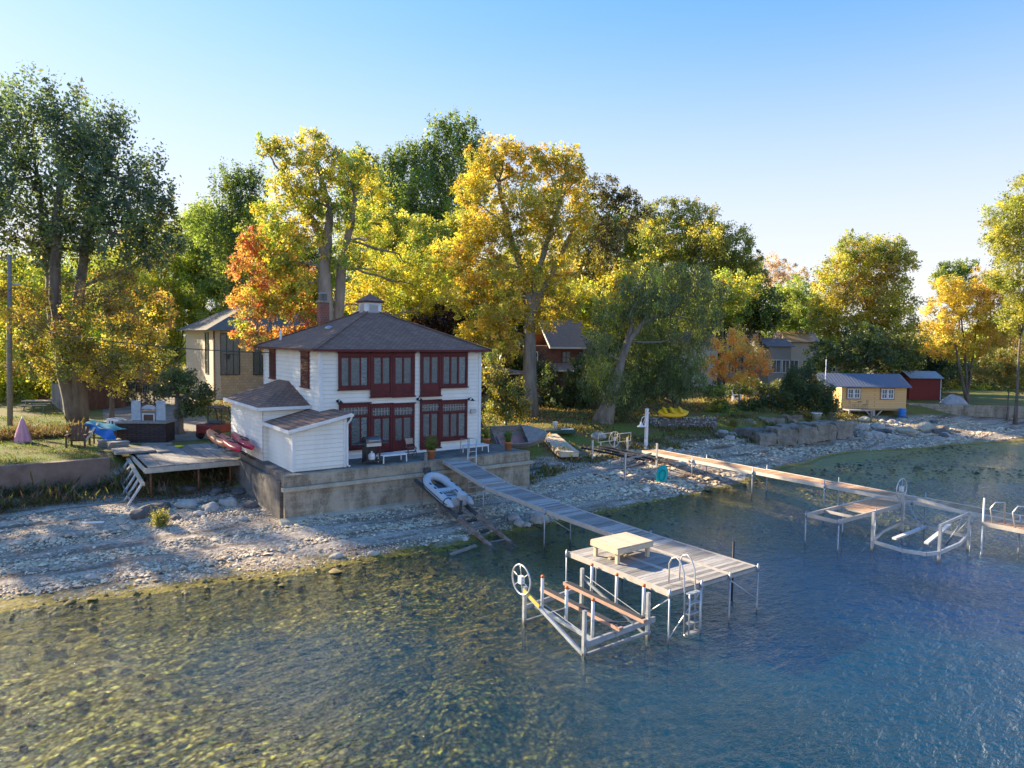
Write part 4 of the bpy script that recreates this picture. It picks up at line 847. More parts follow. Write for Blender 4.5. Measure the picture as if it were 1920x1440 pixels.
# ------------------------------------------------------------------ boat lifts
def wheel(t, c, r, axis='X', mat=None, name='wheel', spokes=6):
    c = Vector(c); mat = mat or ALU; P = lambda a, k: c+(Vector((0, math.cos(a)*k, math.sin(a)*k)) if axis == 'X' else Vector((math.cos(a)*k, 0, math.sin(a)*k)))
    m = MB().tube([P(2*math.pi*i/28, r) for i in range(28)], .022, 8, closed=True); w = m.build(name, mat, t)
    s = MB()
    for i in range(spokes): s.tube([c, P(2*math.pi*i/spokes+.4, r)], .010, 6)
    s.build('spoke', mat, w); MB().obox(c, (1,0,0), (0,1,0), (0,0,1), .12, .14, .2).build('winch_hub', PLASTW, w)
t = thing('boat_lift', 'empty aluminium boat lift with white guide posts beside the dock platform', 'boat lift', (12.3,13.4,-.9))
def post(t, x, y, z, w=.085, mat=None): MB().box(x-w/2,x+w/2,y-w/2,y+w/2,H(x,y)-.05,z).build('post', mat or ALU, t)
for x, y, z in ((11.05,12.15,1.18),(13.15,12.05,1.22),(11.05,14.55,1.05),(13.15,14.6,1.15)): post(t, x, y, z)
wheel(t, (10.93,14.55,1.26), .40)
for a, b, w_, h_ in (((11.05,12.1,.36),(13.35,12.0,.50),.07,.14),((11.1,12.1,.10),(13.2,12.0,.20),.05,.08),((11.1,14.6,.45),(13.1,14.65,.55),.06,.12),((11.1,14.55,.08),(13.1,14.6,.1),.05,.08),((11.42,12.1,.32),(11.42,14.6,.45),.06,.10),((13.25,12.1,.32),(13.25,14.6,.42),.06,.10)):
    MB().bar(a, b, w_, h_).build('cradle_beam', GALV, t)
MB().bar((11.0,14.5,.95),(11.02,12.15,.10),.06,.09).build('side_brace', GALV, t); MB().bar((10.96,14.45,.99),(10.965,13.8,.755),.03,.10).build('brace_sleeve', M('yellow_paint', (.62,.42,.05), .5, .1), t)
MB().bar((13.2,14.6,.85),(13.2,12.2,.08),.05,.07).build('side_brace', GALV, t)
for x in (12.0,12.85):
    m = MB().bar((x,11.85,.60),(x,15.0,.66),.14,.09).build('bunk', M('salmon_timber', (.42,.24,.17), .8, .2), t); MB().bar((x+.01,11.95,.655),(x+.01,14.9,.715),.15,.025).build('carpet', CARPET, m)
for x in (11.46,13.25):
    for y in (12.3,13.3,14.3):
        o = MB().tube([(x,y,.3),(x,y,1.32)], .042, 10).build('guide_post', PLASTW, t); MB().lathe([(.046,1.28),(.046,1.34),(.02,1.36)], (x,y,0), 10).build('cap', ORANGE, o)
for a, b in (((11.1,12.2,.9),(13.1,12.1,.45)),((11.1,14.5,.9),(11.4,12.2,.35)),((13.15,14.6,1.0),(13.3,12.1,.4)),((12,12,.62),(12,12,.42)),((12.85,12,.62),(12.85,12,.42))): MB().tube([a,b], .008 if a[2]>.7 else .03, 5).build('cable', GALV, t)
PALEF = M('dock_rail_cream', (.66,.58,.48), .6, .12, 5, .1)
# second dock
t = thing('lake_dock', 'narrow sunlit cedar dock on the right leading from the beach lamp into deeper water', 'dock', (30.6, 18, 0))
ys_ = [28.4,24.6,20.8,17.0,13.2,9.4,5.6]
for a, b in zip(ys_[:-1], ys_[1:]):
    deck_panel(t, (30.65,a-.02), (30.65,b+.02), 1.15, 1.25, 1.22, DOCK2, PALEF)
for y in ys_[1:]:
    for x in (30.04, 31.26): leg(t, x, y, 1.25, up=.22 if x > 31 else .25, r=.026)
    brace(t, (30.04,y,1.1), (31.26,y,.25))
deck_panel(t, (29.45,10.5), (29.45,5.6), 1.15, 1.2, 1.2, DOCK2, ALUF); deck_panel(t, (26.9,13.9), (29.9,13.9), 1.2, 1.2, 1.2, DOCK2, ALUF)
f = MB(); f.bar((24.5,13.28,1.15),(29.9,13.28,1.15),.05,.15); f.bar((24.5,14.52,1.15),(29.9,14.52,1.15),.05,.15); f.bar((24.5,13.3,1.15),(24.5,14.5,1.15),.05,.13); f.bar((25.7,13.3,1.15),(25.7,14.5,1.15),.05,.1); f.build('open_frame', ALUF, t)
for x, y in ((24.5,13.25),(24.5,14.55),(27.2,13.25),(27.2,14.55),(28.85,10.55),(28.85,7.)): leg(t, x, y, 1.2)
MB().tube([(28.92,10.2,-1.0),(28.92,10.2,2.1)], .035, 8).build('guide_pole', PLASTW, t); MB().tube([(30.02,7.9,1.2),(30.02,7.9,1.9)], .035, 8).build('guide_pole', PLASTW, t)
for y in (9.9, 9.2): MB().tube([(28.95,y,1.2),(28.95,y+.1,1.75),(28.95,y-.05,2.0),(29.2,y-.25,2.0),(29.3,y-.25,1.22)], .025, 8).build('grab_rail', ALU, t)
# second lift
t = thing('boat_lift', 'second boat lift with curved beams and a big wheel by the cedar dock', 'boat lift', (27.7,11.8,-1.3))
for x, y, z in ((25.9,12.7,1.45),(26.5,10.65,1.35),(29.1,10.7,1.45),(29.3,13.2,1.7)): post(t, x, y, z, .09)
for a, b in (((25.95,12.75,1.3),(26.5,12.9,-.2)),((29.3,13.2,1.6),(28.7,12.2,.5)),((29.1,10.7,1.2),(29.35,11.6,-.1)),((29.3,13.1,.9),(29.15,10.8,.3)),((28.95,10.8,1.3),(28.2,11.0,.5))): MB().tube([a, b], .018, 6).build('cable', GALV, t)
wheel(t, (29.2,13.25,1.85), .42, 'Y')
for pts in ([(25.9,12.7,.35),(25.9,11.6,.28),(26.1,10.9,.3),(26.5,10.65,.35)],[(26.5,10.65,.35),(27.8,10.5,.5),(29.1,10.7,.62)],[(25.9,12.7,.35),(27.5,13.1,.4),(29.3,13.2,.5)],[(29.1,10.7,.5),(29.3,13.2,.5)]):
    for a, b in zip(pts[:-1], pts[1:]): MB().bar(a, b, .07, .12).build('cradle_beam', ALU, t)
cv = [(29.28,13.1,1.55),(29.0,12.5,1.58),(28.85,11.8,1.55),(28.95,11.2,1.45),(29.08,10.75,1.36)]
for a, b in zip(cv[:-1], cv[1:]): MB().bar(a, b, .06, .12).build('upper_beam', ALU, t)
MB().bar((26.55,10.7,1.3),(29.1,10.75,1.4),.05,.09).build('upper_beam', ALU, t)
for a, b in (((26.6,12.25,.45),(29.2,12.3,.50)),((27.0,11.3,.45),(29.0,11.35,.82))): MB().bar(a, b, .15, .07).build('bunk', M('bunk_white', (.55,.55,.54), .6, .15), t)
# third lift, on the beach
t = thing('boat_lift', 'old boat lift standing dry on the pebble beach with black bunks and a wheel', 'boat lift', (27.8,27.4,.4))
for x, y, z in ((26.7,29.0,2.05),(25.9,25.6,1.85),(29.3,26.5,2.0),(30.1,29.6,1.9)): post(t, x, y, z, .08)
for a, b in (((26.7,29.0,.75),(25.9,25.6,.45)),((25.9,25.6,.5),(29.3,26.5,.6)),((29.3,26.5,.6),(30.1,29.6,.85)),((26.7,29.,.8),(30.1,29.6,.9)),((26.2,27.2,.55),(29.6,27.8,.7)),((26.1,26.8,1.15),(29.4,27.0,1.35))): MB().bar(a, b, .07, .10).build('cradle_beam', M('old_lift_metal', (.30,.27,.24), .7, .3, metal=.2), t)
for x in (27.6,28.3,29.0): MB().bar((x-.3,30.6,1.35),(x+.5,26.3,1.18),.12,.10).build('bunk', CARPET, t)
gf = thing('guard_frame', 'cream tubular frame with a spoked wheel at the head of the beach boat lift', 'frame', (29.9,31.1,.9))
P = lambda s, z: (29.2+s*1.9, 31.2-s*.9, z)
for s0, s1 in ((0,.42),(.58,1.)): MB().tube([P(s0,1.95),P(s1,2.05),P(s1,1.55),P(s0,1.45)], .03, 8, closed=True).build('tube_panel', M('cream_paint', (.62,.55,.42), .5, .1), gf)
for s in (.08,.92): MB().tube([P(s,1.5),P(s,.7)], .03, 8).build('leg', M('cream_paint', (.62,.55,.42), .5, .1), gf)
wheel(gf, P(.5,1.65), .46, 'Y', M('cream_paint', (.62,.55,.42), .5, .1)); MB().tube([P(.5,1.6),P(.5,.7)], .035, 8).build('leg', M('cream_paint', (.62,.55,.42), .5, .1), gf)
# ------------------------------------------------------------------ slipway and dinghy
t = thing('boat_slipway', 'rusty timber slipway rails running down the pebbles into the water', 'slipway', (14.8, 24, .3))
def zr(y): return -.18+(y-20.6)*(1.62/6.4)
for x in (14.35, 15.25):
    MB().bar((x,27.0,zr(27.0)),(x+.0,23.4,zr(23.4)),.12,.11).build('rail', DARK, t); MB().bar((x,23.35,zr(23.35)),(x+.05,20.6,zr(20.6)),.13,.11).build('rail', M('rust_timber', (.20,.09,.06), .85, .5, 3, .4, col2=(.36,.24,.18)), t)
for y in (26.2,24.9,23.6,22.5,21.4): MB().bar((14.3,y,zr(y)-.05),(15.3,y,zr(y)-.05),.10,.07).build('cross_tie', OLDW, t)
for x, y in ((14.35,26.4),(15.25,26.4),(14.35,24.9),(15.25,24.9)): MB().bar((x,y,H(x,y)-.1),(x,y,zr(y)),.08).build('support', OLDW, t)
for y in (23.0,22.1): MB().tube([(14.62,y,zr(y)+.03),(14.98,y,zr(y)+.03)], .06, 10).build('roller', BLACK, t)
w_ = MB().bar((14.85,27.1,1.3),(14.85,26.95,2.6),.10).build('winch_post', OLDW, t); MB().box(14.7,15.0,26.75,26.95,1.75,1.95).build('winch', DARK, t)
# inflatable dinghy
c0 = Vector((14.8, 25.1, 0)); sl = math.atan(1.62/6.4)
def dp(x, y, z):   # local: x across, y forward(inland/up), z up ; placed on rails
    x, y, z = x*.84, y*.84, z*.84; return Vector((14.8+x, 25.2+y*math.cos(sl)-z*math.sin(sl), zr(25.2)+.10+y*math.sin(sl)+z*math.cos(sl)))
t = thing('inflatable_dinghy', 'grey inflatable dinghy with outboard motor resting on the slipway', 'boat', dp(0,0,0))
DG = M('dinghy_grey', (.42,.46,.50), .5, .12, 5, .05)
pts, rs = [], []
for i in range(9): y = -1.75+i*.30; pts.append(dp(-.58, y, .22)); rs.append(.04 if i == 0 else .14 if i == 1 else .178)
for i in range(1, 12): a = math.pi*(1-i/12); pts.append(dp(.58*math.cos(a), .65+.85*math.sin(a), .22+.12*math.sin(a))); rs.append(.178)
for i in range(9): y = .65-i*.30; pts.append(dp(.58, y, .22)); rs.append(.178 if i < 7 else .14 if i == 7 else .04)
MB().tube(pts, rs, 16).build('tube', DG, t)
pts2 = [Vector(p)+ (Vector(p)-dp(0,0,.22)).normalized()*0 for p in pts]
st = [dp(0,0,0)]
rub = []
for i, p in enumerate(pts[1:-1]):
    j = i+1; tan = (pts[j+1]-pts[j-1]).normalized(); up = Vector((0,-math.sin(sl),math.cos(sl))); out = tan.cross(up).normalized()*-1
    rub.append(p-out*-rs[j]*1.0 if 0 else p+out*rs[j])
MB().tube(rub, .022, 6).build('rubbing_strake', BLACK, t)
m = MB(); V = [dp(x,y,.06) for x, y in ((-.42,-1.4),(.42,-1.4),(.42,.7),(.2,1.15),(-.2,1.15),(-.42,.7))]; m.poly(V); m.build('floor', DARK, t)
m = MB()
for y in (-1.1,-.8,-.5,-.2,.1,.4): m.obox(dp(0,y,.085), (1,0,0), dp(0,1,0)-dp(0,0,0), dp(0,0,1)-dp(0,0,0), .7, .14, .03)
m.build('floor_slat', M('slat_grey', (.45,.48,.5), .6, .1), t)
yv, zv = dp(0,1,0)-dp(0,0,0), dp(0,0,1)-dp(0,0,0)
MB().obox(dp(0,-.15,.36), (1,0,0), yv, zv, .95, .24, .03).build('thwart', DG, t)
MB().obox(dp(0,-1.35,.26), (1,0,0), yv, zv, .75, .05, .42).build('transom', DG, t)
for s in (-1,1):
    for y in (-1.2,): 
        MB().tube([dp(s*.58+.225*math.cos(a), y, .22+.225*math.sin(a)) for a in [i*.52 for i in range(12)]], .02, 5, closed=True).build('band', BLACK, t)
    for y in (-.6,0,.5): MB().obox(dp(s*.62,y,.43), (1,0,0), yv, zv, .06, .16, .03).build('grab_patch', BLACK, t)
o = MB().obox(dp(0,-1.5,.62), (1,0,0), yv, zv, .26, .36, .28).build('outboard_motor', M('motor_grey', (.42,.44,.46), .35, .1), t, bevel=.05)
MB().bar(dp(0,-1.52,.5), dp(0,-1.62,-.32), .09, .07).build('leg', DARK, o); MB().obox(dp(0,-1.62,-.3), (1,0,0), yv, zv, .22, .05, .18).build('propeller', DARK, o); MB().bar(dp(0,-1.35,.66), dp(-.05,-.95,.72), .035).build('tiller', BLACK, o)
# ------------------------------------------------------------------ rocks
def rock(name, label, c, s, mat, seed=0, group=None, flat=.7, cat='boulder', rz=None):
    r = random.Random(seed); n = 9; V = []; import mathutils
    me = bpy.data.meshes.new(name); import bmesh; bm = bmesh.new(); bmesh.ops.create_icosphere(bm, subdivisions=3, radius=1)
    off = Vector((r.uniform(0,50), r.uniform(0,50), r.uniform(0,50)))
    for v in bm.verts:
        d = mathutils.noise.noise(v.co*1.1+off)*.45+mathutils.noise.noise(v.co*2.7+off)*.16
        v.co *= 1+d; v.co.x *= s[0]; v.co.y *= s[1]; v.co.z *= s[2]
    bmesh.ops.rotate(bm, verts=bm.verts, cent=(0,0,0), matrix=Matrix.Rotation(r.uniform(0,6.28) if rz is None else rz, 3, 'Z'))
    bm.to_mesh(me); bm.free()
    for p in me.polygons: p.use_smooth = s[0]*flat > 9 or flat > .8
    me.materials.append(mat); o = bpy.data.objects.new(name, me); COL.objects.link(o); o.location = Vector(c)+Vector((0,0,s[2]*.35))
    tag(o, label, cat, group); return o
RK = M('limestone', (.34,.31,.27), .9, .3, 2.5, .7, 14, col2=(.50,.47,.42)); RKD = M('dark_stone', (.10,.09,.085), .9, .35, 2.5, .6, 14)
rock('boulder', 'largest rounded pale boulder directly under the grey dock', GH(1010,978), (.42,.30,.28), RK, 1, flat=1)
for i, (px, py, s, lab) in enumerate([(973,983,.20,'tan rock left of the largest boulder under the dock'),(988,986,.15,'small tan rock touching the shoreline below the big boulder'),(776,940,.17,'green grey rock lying against the terrace footing'),(965,975,.2,'flat slab rock in the pebbles beside the dock legs'),(700,1040,.13,'pale rock at the waterline left of the slipway'),(873,1012,.11,'yellowish rock at the foot of the slipway'),(630,1045,.16,'whitish flat rock near the algae line'),(455,975,.16,'white rock on the beach left of the terrace corner'),(172,1085,.18,'grey white rock on the left beach near the water'),(1124,822,.40,'tan boulder at the foot of the willow trunk')]):
    rock('boulder', lab, GH(px, py), (s*1.3, s, s*.75), RK, 10+i, 'rocks scattered on the beach', flat=1)
p = GH(282, 962); rock('boulder', 'long dark flat boulder in front of the leaning frame', p, (.95,.45,.32), RKD, 30, rz=R(35))
for i, (px, py, s, lab) in enumerate([(305,925,.32,'square brown block under the old plank deck'),(352,922,.3,'upright square block below the deck post'),(405,925,.3,'dark rock below the deck right side'),(350,950,.35,'pale slab in the rubble below the deck'),(395,955,.32,'flat white slab in front of the rubble'),(430,945,.35,'grey rock at the rubble edge by the terrace'),(470,950,.3,'rounded grey rock against the terrace side'),(372,965,.2,'small light rock beside the weeds'),(330,972,.2,'brown rock among the weeds'),(448,925,.3,'dark boulder beneath the deck edge')]):
    rock('rubble_rock', lab, GH(px, py), (s*1.2, s, s*.6), RK if i in (3,4,5,7) else RKD, 40+i, 'rubble rocks below the plank deck', flat=1, cat='rock')
# ------------------------------------------------------------------ beach things
p = GH(1211,843); z = p.z
t = thing('beach_lamp', 'white square lamp post with a bell shade standing at the head of the cedar dock', 'lamp post', p)
MB().box(p.x-.08,p.x+.08,p.y-.08,p.y+.08,z-.2,z+2.6).build('post', PLASTW, t)
a = Vector((p.x,p.y,z)); d = -RIGHT
MB().tube([a+Vector((0,0,2.05)), a+d*.18+Vector((0,0,2.1)), a+d*.30+Vector((0,0,2.0)), a+d*.34+Vector((0,0,1.75))], .02, 7).build('arm', PLASTW, t)
MB().tube([a+d*.10+Vector((0,0,2.0)), a+d*.2+Vector((0,0,1.7)), a+d*.1+Vector((0,0,1.6))], .012, 6).build('scroll', PLASTW, t)
q = a+d*.34; MB().lathe([(.03,1.78),(.07,1.70),(.09,1.60),(.20,1.50),(.26,1.46),(.24,1.45),(0,1.52)], (q.x,q.y,q.z), 18).build('lamp_shade', PLASTW, t)
# teal kayak leaning
p = GH(1241,902); t = thing('teal_kayak', 'small teal kayak leaning upright against the beach boat lift', 'kayak', p)
def hull(mb, L, w, h, xf, n=14, k=12, deck=.35):
    V = []
    for i in range(n+1):
        s = -1+2*i/n; ww = w*(max(0, 1-abs(s)**2.4))**.6+.01; hh = h*(.55+.45*(1-abs(s)**2)); rise = .25*h*abs(s)**3
        for j in range(k):
            a = 2*math.pi*j/k; x = ww*math.cos(a); z = math.sin(a)*hh*(deck if math.sin(a) > 0 else 1)+rise; V.append(xf @ Vector((x, s*L/2, z)))
    F = [(i*k+j, i*k+(j+1)%k, (i+1)*k+(j+1)%k, (i+1)*k+j) for i in range(n) for j in range(k)]+[tuple(range(k-1,-1,-1)), tuple(n*k+j for j in range(k))]
    return mb.add(V, F, True)
xf = Matrix.Translation(p+Vector((0,0,.34))) @ Matrix.Rotation(R(-40), 4, 'Z') @ Matrix.Rotation(R(18), 4, 'Y') @ Matrix.Rotation(R(62), 4, 'X')
hull(MB(), 1.12, .30, .16, xf).build('hull', M('teal_plastic', (.005,.36,.30), .4, .15, 3, .05), t)
c = MB().tube([xf @ Vector((.16*math.cos(a_), .3*math.sin(a_)-.05, .085)) for a_ in [i*.449 for i in range(14)]], .02, 6, closed=True); c.build('cockpit_rim', M('teal_dark', (.003,.14,.12), .5, .1), t)
# wrecked wooden boat beside the terrace
bp_ = Vector((23.0, 31.1, 1.62)); t = thing('wooden_boat', 'weathered old wooden rowboat tilted open with faded mauve bench boards', 'boat', bp_)
ux = Vector((.97,-.25,0)).normalized(); uy = Vector((.25,.97,0)).normalized(); uz = Vector((0,0,1))
def bq(x, y, z):
    c_, s_ = math.cos(R(-36)), math.sin(R(-36)); return bp_+ux*x+uy*(y*c_+z*s_)+uz*(-y*s_*1+z*c_)+uz*.35
n = 12; S = []
for i in range(n+1):
    s = i/n; x = -1.55+3.1*s; w = .72*(1-max(0,(s-.55)/.45)**1.7*.92)
    S.append([bq(x, -w, .55+.12*s*s), bq(x, -w*.86, .2), bq(x, -w*.5, 0), bq(x, w*.5, 0), bq(x, w*.86, .2), bq(x, w, .55+.12*s*s)])
m = MB(); V = [v for r_ in S for v in r_]; F_ = [(i*6+j, (i+1)*6+j, (i+1)*6+j+1, i*6+j+1) for i in range(n) for j in range(5)]; m.add(V, F_+[tuple(range(6))]); o = m.build('hull', OLDW, t)
sm = o.modifiers.new('solid', 'SOLIDIFY'); sm.thickness = .045
m = MB(); m.add([S[n-5][0], S[n-5][5], S[n][5], S[n][0]]+[S[n-3][0], S[n-3][5]], [(0,4,3,2,5,1)]); m.v = [(a,b,c+.02) for a,b,c in m.v]; m.build('foredeck', OLDW, t)
m = MB(); 
for k in range(9): x = -1.25+k*.17; m.add([bq(x,-.55,.22), bq(x+.15,-.55,.22), bq(x+.15,.3,.24), bq(x,.3,.24)], [(0,1,2,3)])
m.build('bench_boards', M('faded_mauve', (.30,.14,.13), .85, .25, 3, .2, island=.3), t)
MB().tube([S[i][0] for i in range(n+1)], .035, 6).build('gunwale', OLDW, t); MB().tube([S[i][5] for i in range(n+1)], .035, 6).build('gunwale', OLDW, t)
# pale timber ramp
t = thing('timber_ramp', 'long pale wooden ramp box lying between the old boat and the boat lift', 'ramp', (26.3,31.5,1.1))
a, b = Vector((25.5,29.6,1.38)), Vector((27.0,33.4,1.85)); d = (b-a).normalized(); s = Vector((d.y,-d.x,0)).normalized(); m = MB()
for k in range(6): m.bar(a+s*(-.45+k*.18), b+s*(-.45+k*.18), .165, .04)
m.build('plank', PINE, t); m = MB(); m.bar(a+s*.55-Vector((0,0,.13)), b+s*.55-Vector((0,0,.13)), .05, .28); m.bar(a-s*.55-Vector((0,0,.13)), b-s*.55-Vector((0,0,.13)), .05, .28); m.bar(a-s*.52-Vector((0,0,.15)), a+s*.52-Vector((0,0,.15)), .05, .24); m.build('side_board', PINE, t)
# green cover with a bucket
p = GH(1045,811); t = thing('green_sandbox', 'low dark green box on the dirt behind the timber ramp', 'box', p)
m = MB().obox(p+Vector((0,0,.1)), (1,-.5,0), (.5,1,0), (0,0,1), 2.1, 1.3, .22); m.build('box', M('dark_green', (.012,.05,.035), .6, .3), t, bevel=.03); m = MB().obox(p+Vector((0,0,.225)), (1,-.5,0), (.5,1,0), (0,0,1), 1.8, 1.0, .02); m.build('lid', M('dark_green2', (.018,.03,.028), .6, .3), t)
q = p+Vector((-.1,.1,.23)); solo(MB().lathe([(.13,0),(.16,.42),(.17,.43),(.17,.46),(0,.46)], q, 16), 'bucket', PLASTW, 'white bucket standing on the dark green box', 'bucket')
solo(MB().obox(p+Vector((.35,-.55,.26)), (1,-.5,0), (.5,1,0), (0,0,1), .8, .14, .05), 'plank', PLASTW, 'short white board lying on the front of the green box', 'board')
# yellow pedal boat
p = D(1262,778,49.7); p.z = 2.5; t = thing('yellow_pedal_boat', 'yellow plastic pedal boat lying on the stone wall under the willow', 'boat', p)
YP = M('yellow_plastic', (1.0,.50,.01), .45, .10, 4, .05); xf = Matrix.Translation(p+Vector((0,0,.12))) @ Matrix.Rotation(YAW*-1+R(90+8), 4, 'Z') @ Matrix.Rotation(R(-32), 4, 'Y')
hull(MB(), 2.3, .5, .2, xf, deck=.7).build('hull', YP, t)
m = MB()
for y in (-.55, .1, .65): m.obox(xf @ Vector((0,y,.22)), (xf.to_3x3() @ Vector((1,0,0))), (xf.to_3x3() @ Vector((0,1,.5))), (xf.to_3x3() @ Vector((0,-.5,1))), .62, .34, .1)
m.build('seat', YP, t, bevel=.04)
m = MB().obox(xf @ Vector((0,.42,.17)), (xf.to_3x3() @ Vector((1,0,0))), (xf.to_3x3() @ Vector((0,1,0))), (xf.to_3x3() @ Vector((0,0,1))), .4, .2, .06); m.build('footwell', M('footwell_brown', (.12,.07,.01), .7, .2), t)
# stone wall under the boat
GAB = mat_col('wall_stone')
def stone_wall(name, label, p, q, z0, z1, th=.5, seed=0, cat='wall', s=.13):
    r = np.random.default_rng(seed); p, q = Vector(p), Vector(q); L = (q-p).length; d = (q-p)/L; nrm = Vector((d.y,-d.x,0)); t = thing(name, label, cat, (p.x,p.y,z0))
    MB().bar(p+Vector((0,0,(z0+z1)/2-.03)), q+Vector((0,0,(z0+z1)/2-.03)), th, z1-z0-.06).build('core', RKD, t)
    n = int(L*(z1-z0)/(s*s)*.75); base = np.array([(1,0,0),(.5,.8,0),(-.5,.8,0),(-1,0,0),(-.5,-.8,0),(.5,-.8,0),(0,0,.9),(0,0,-.9)]); fc = np.array([(0,1,6),(1,2,6),(2,3,6),(3,4,6),(4,5,6),(5,0,6),(1,0,7),(2,1,7),(3,2,7),(4,3,7),(5,4,7),(0,5,7)])
    n2 = n+int(L*th/(s*s)*.6); V = []
    for i in range(n2):
        u = r.uniform(0, L); 
        if i < n: c = p+d*u+nrm*(th/2)+Vector((0,0,r.uniform(z0,z1)))
        else: c = p+d*u+nrm*r.uniform(-th/2,th/2)+Vector((0,0,z1))
        c.z = c.z if i >= n else c.z; V.append(base*(1+r.normal(0,.15,(8,3)))*s*r.uniform(.4,.8)+np.array(c))
    V = np.concatenate(V); F = (fc[None]+8*np.arange(n2)[:,None,None]).reshape(-1,3); c = np.repeat(np.array([(.30,.28,.25)])*r.uniform(.35,1.5,(n2,1)), 12, 0); npmesh('stones', V, F, GAB, t, c); return t
a, b = D(1216,790,49.6), D(1342,788,50.6); stone_wall('stone_wall', 'low rubble stone wall carrying the yellow boat', (a.x,a.y,0), (b.x,b.y,0), 1.1, 2.2, seed=3)
# white lawn chair
def adirondack(p, label, mat, face, s=1.):
    t = thing('lawn_chair', label, 'chair', p); f = Vector((math.cos(face), math.sin(face), 0)); l = Vector((-f.y,f.x,0)); up = Vector((0,0,1)); X_ = lambda a,b,c: p+f*a*s+l*b*s+up*c*s
    m = MB()
    for k in range(5): m.bar(X_(.28,-.26+k*.13,.36), X_(-.22,-.26+k*.13,.24), .11*s, .022*s)
    m.build('seat', mat, t); m = MB()
    for k in range(5): m.bar(X_(-.2,-.26+k*.13,.22), X_(-.48,-.3+k*.15,1.0-.05*abs(k-2)), .12*s, .022*s, up=f)
    m.build('backrest', mat, t)
    for b in (-.36,.36):
        MB().bar(X_(-.4,b,.56), X_(.36,b,.56), .12*s, .022*s).build('armrest', mat, t); MB().bar(X_(.28,b,0), X_(.28,b,.56), .09*s,.03*s).build('leg', mat, t); MB().bar(X_(-.42,b,0), X_(-.36,b,.56), .09*s,.03*s).build('leg', mat, t)
    return t
p = GH(1382,758); p.z = 1.9; adirondack(p+Vector((0,0,.25)), 'white plastic lawn chair under the small orange maple', PLASTW, R(-60), 1.1)
# concrete walls and steps on the right bank
def cblock(label, px0, px1, pyt, d, h, dep=.9, mat=None, name='concrete_block', cat='concrete block', dd=0, seed=0):
    import bmesh, mathutils
    a, b = D(px0, pyt, d), D(px1, pyt, d+dd); z = (a.z+b.z)/2; n = (b-a); n.z = 0; L = n.length; n.normalize(); s = Vector((-n.y,n.x,0)); c = (a+b)/2+s*dep/2; c.z = z-h-.12
    bm = bmesh.new(); bmesh.ops.create_cube(bm, size=1); bmesh.ops.subdivide_edges(bm, edges=bm.edges, cuts=7, use_grid_fill=True)
    for v in bm.verts:
        q = n*v.co.x*L+s*v.co.y*dep+Vector((0,0,(v.co.z+.5)*h)); k = mathutils.noise.noise_vector(q*1.6+Vector((px0*.1,d,0)))*.16+mathutils.noise.noise_vector(q*4+Vector((px0*.1,d,0)))*.06; v.co = q+k
    me = bpy.data.meshes.new(name); bm.to_mesh(me); bm.free(); me.materials.append(mat or CONC3); o = bpy.data.objects.new(name, me); COL.objects.link(o); o.location = c; return tag(o, label, cat)
CONC3 = mat_concrete('bank_concrete', (.27,.23,.18), (.09,.07,.05), .8)
cblock('upper left pale concrete block wall under the round hedge bush', 1384, 1420, 785, 52.5, .75); cblock('upper middle pale concrete block beside the first wall block', 1427, 1473, 782, 53.5, .75)
cblock('concrete block behind the long wall nearest the potted planters', 1476, 1506, 778, 55, .7); cblock('small concrete stair block standing on the wall terrace', 1488, 1500, 785, 52, .5, .7)
cblock('lowest broken concrete block at the left end of the wall row', 1424, 1457, 811, 47.2, .8, 1.6); cblock('second concrete block from the left in the long wall row', 1459, 1496, 803, 47.8, 1.1, 2.2)
cblock('middle concrete block of the long wall row', 1498, 1533, 799, 48.8, 1.1, 2.4, dd=.6); cblock('fourth concrete block of the long wall row', 1535, 1569, 794, 50, 1.1, 2.4, dd=.6); cblock('farthest right concrete block of the long wall row', 1571, 1603, 791, 51.6, 1.1, 2.2, dd=.6)
cblock('dark low concrete slab left of the wall row', 1378, 1424, 803, 49.4, .7, 2.2, CONCD, dd=-1.5)
for i, (px, py, s, lab, m_) in enumerate([(1700,812,.7,'tilted broken concrete slab lying on the beach below the blue barrel',CONC2),(1735,806,.75,'flat broken concrete slab right of the tilted slab',CONC2),(1440,826,.42,'broken grey block in front of the lower wall',CONC),(1615,805,.5,'brown boulder below the cabin posts',RK),(1640,800,.4,'pale rock below the cabin posts',RK),(1662,812,.4,'dark boulder pile left of the tilted slab',RKD),(1590,812,.4,'dark boulder at the end of the lower wall',RKD),(1645,818,.45,'light flat rock at the beach edge below the boulders',RK),(1690,790,.4,'rock tucked beneath the blue barrel',RK),(1760,810,.35,'grey rock right of the broken slabs',RK),(1620,790,.5,'pale slab under the cabin floor',CONC2),(1676,822,.35,'small pale rock in front of the tilted slab',RK)]):
    p = GH(px, py); o = rock('rubble_rock', lab, p, (s*1.3, s*.9, s*.6), m_, 70+i, 'rubble along the right bank', flat=.5, cat='rock')
rr_ = random.Random(5)
for i in range(22):
    px, py = rr_.uniform(1585,1775), rr_.uniform(786,822); s_ = rr_.uniform(.22,.5)
    rock('riprap_boulder', 'rough grey boulder in the riprap heap below the timber cabin', GH(px, py), (s_*1.3, s_, s_*.75), [RK,RKD,RK,CONC][i%4], 300+i, 'riprap boulders below the timber cabin', flat=.5)
for i in range(34):
    px = rr_.uniform(1340,1600); s_ = rr_.uniform(.15,.35)
    rock('riprap_boulder', 'small rough stone lying in front of the concrete wall blocks', GH(px, 818+rr_.uniform(-5,9)-(px-1340)*.02), (s_*1.3, s_, s_*.7), [RK,RKD][i%2], 340+i, 'small stones before the concrete wall blocks', flat=.5)
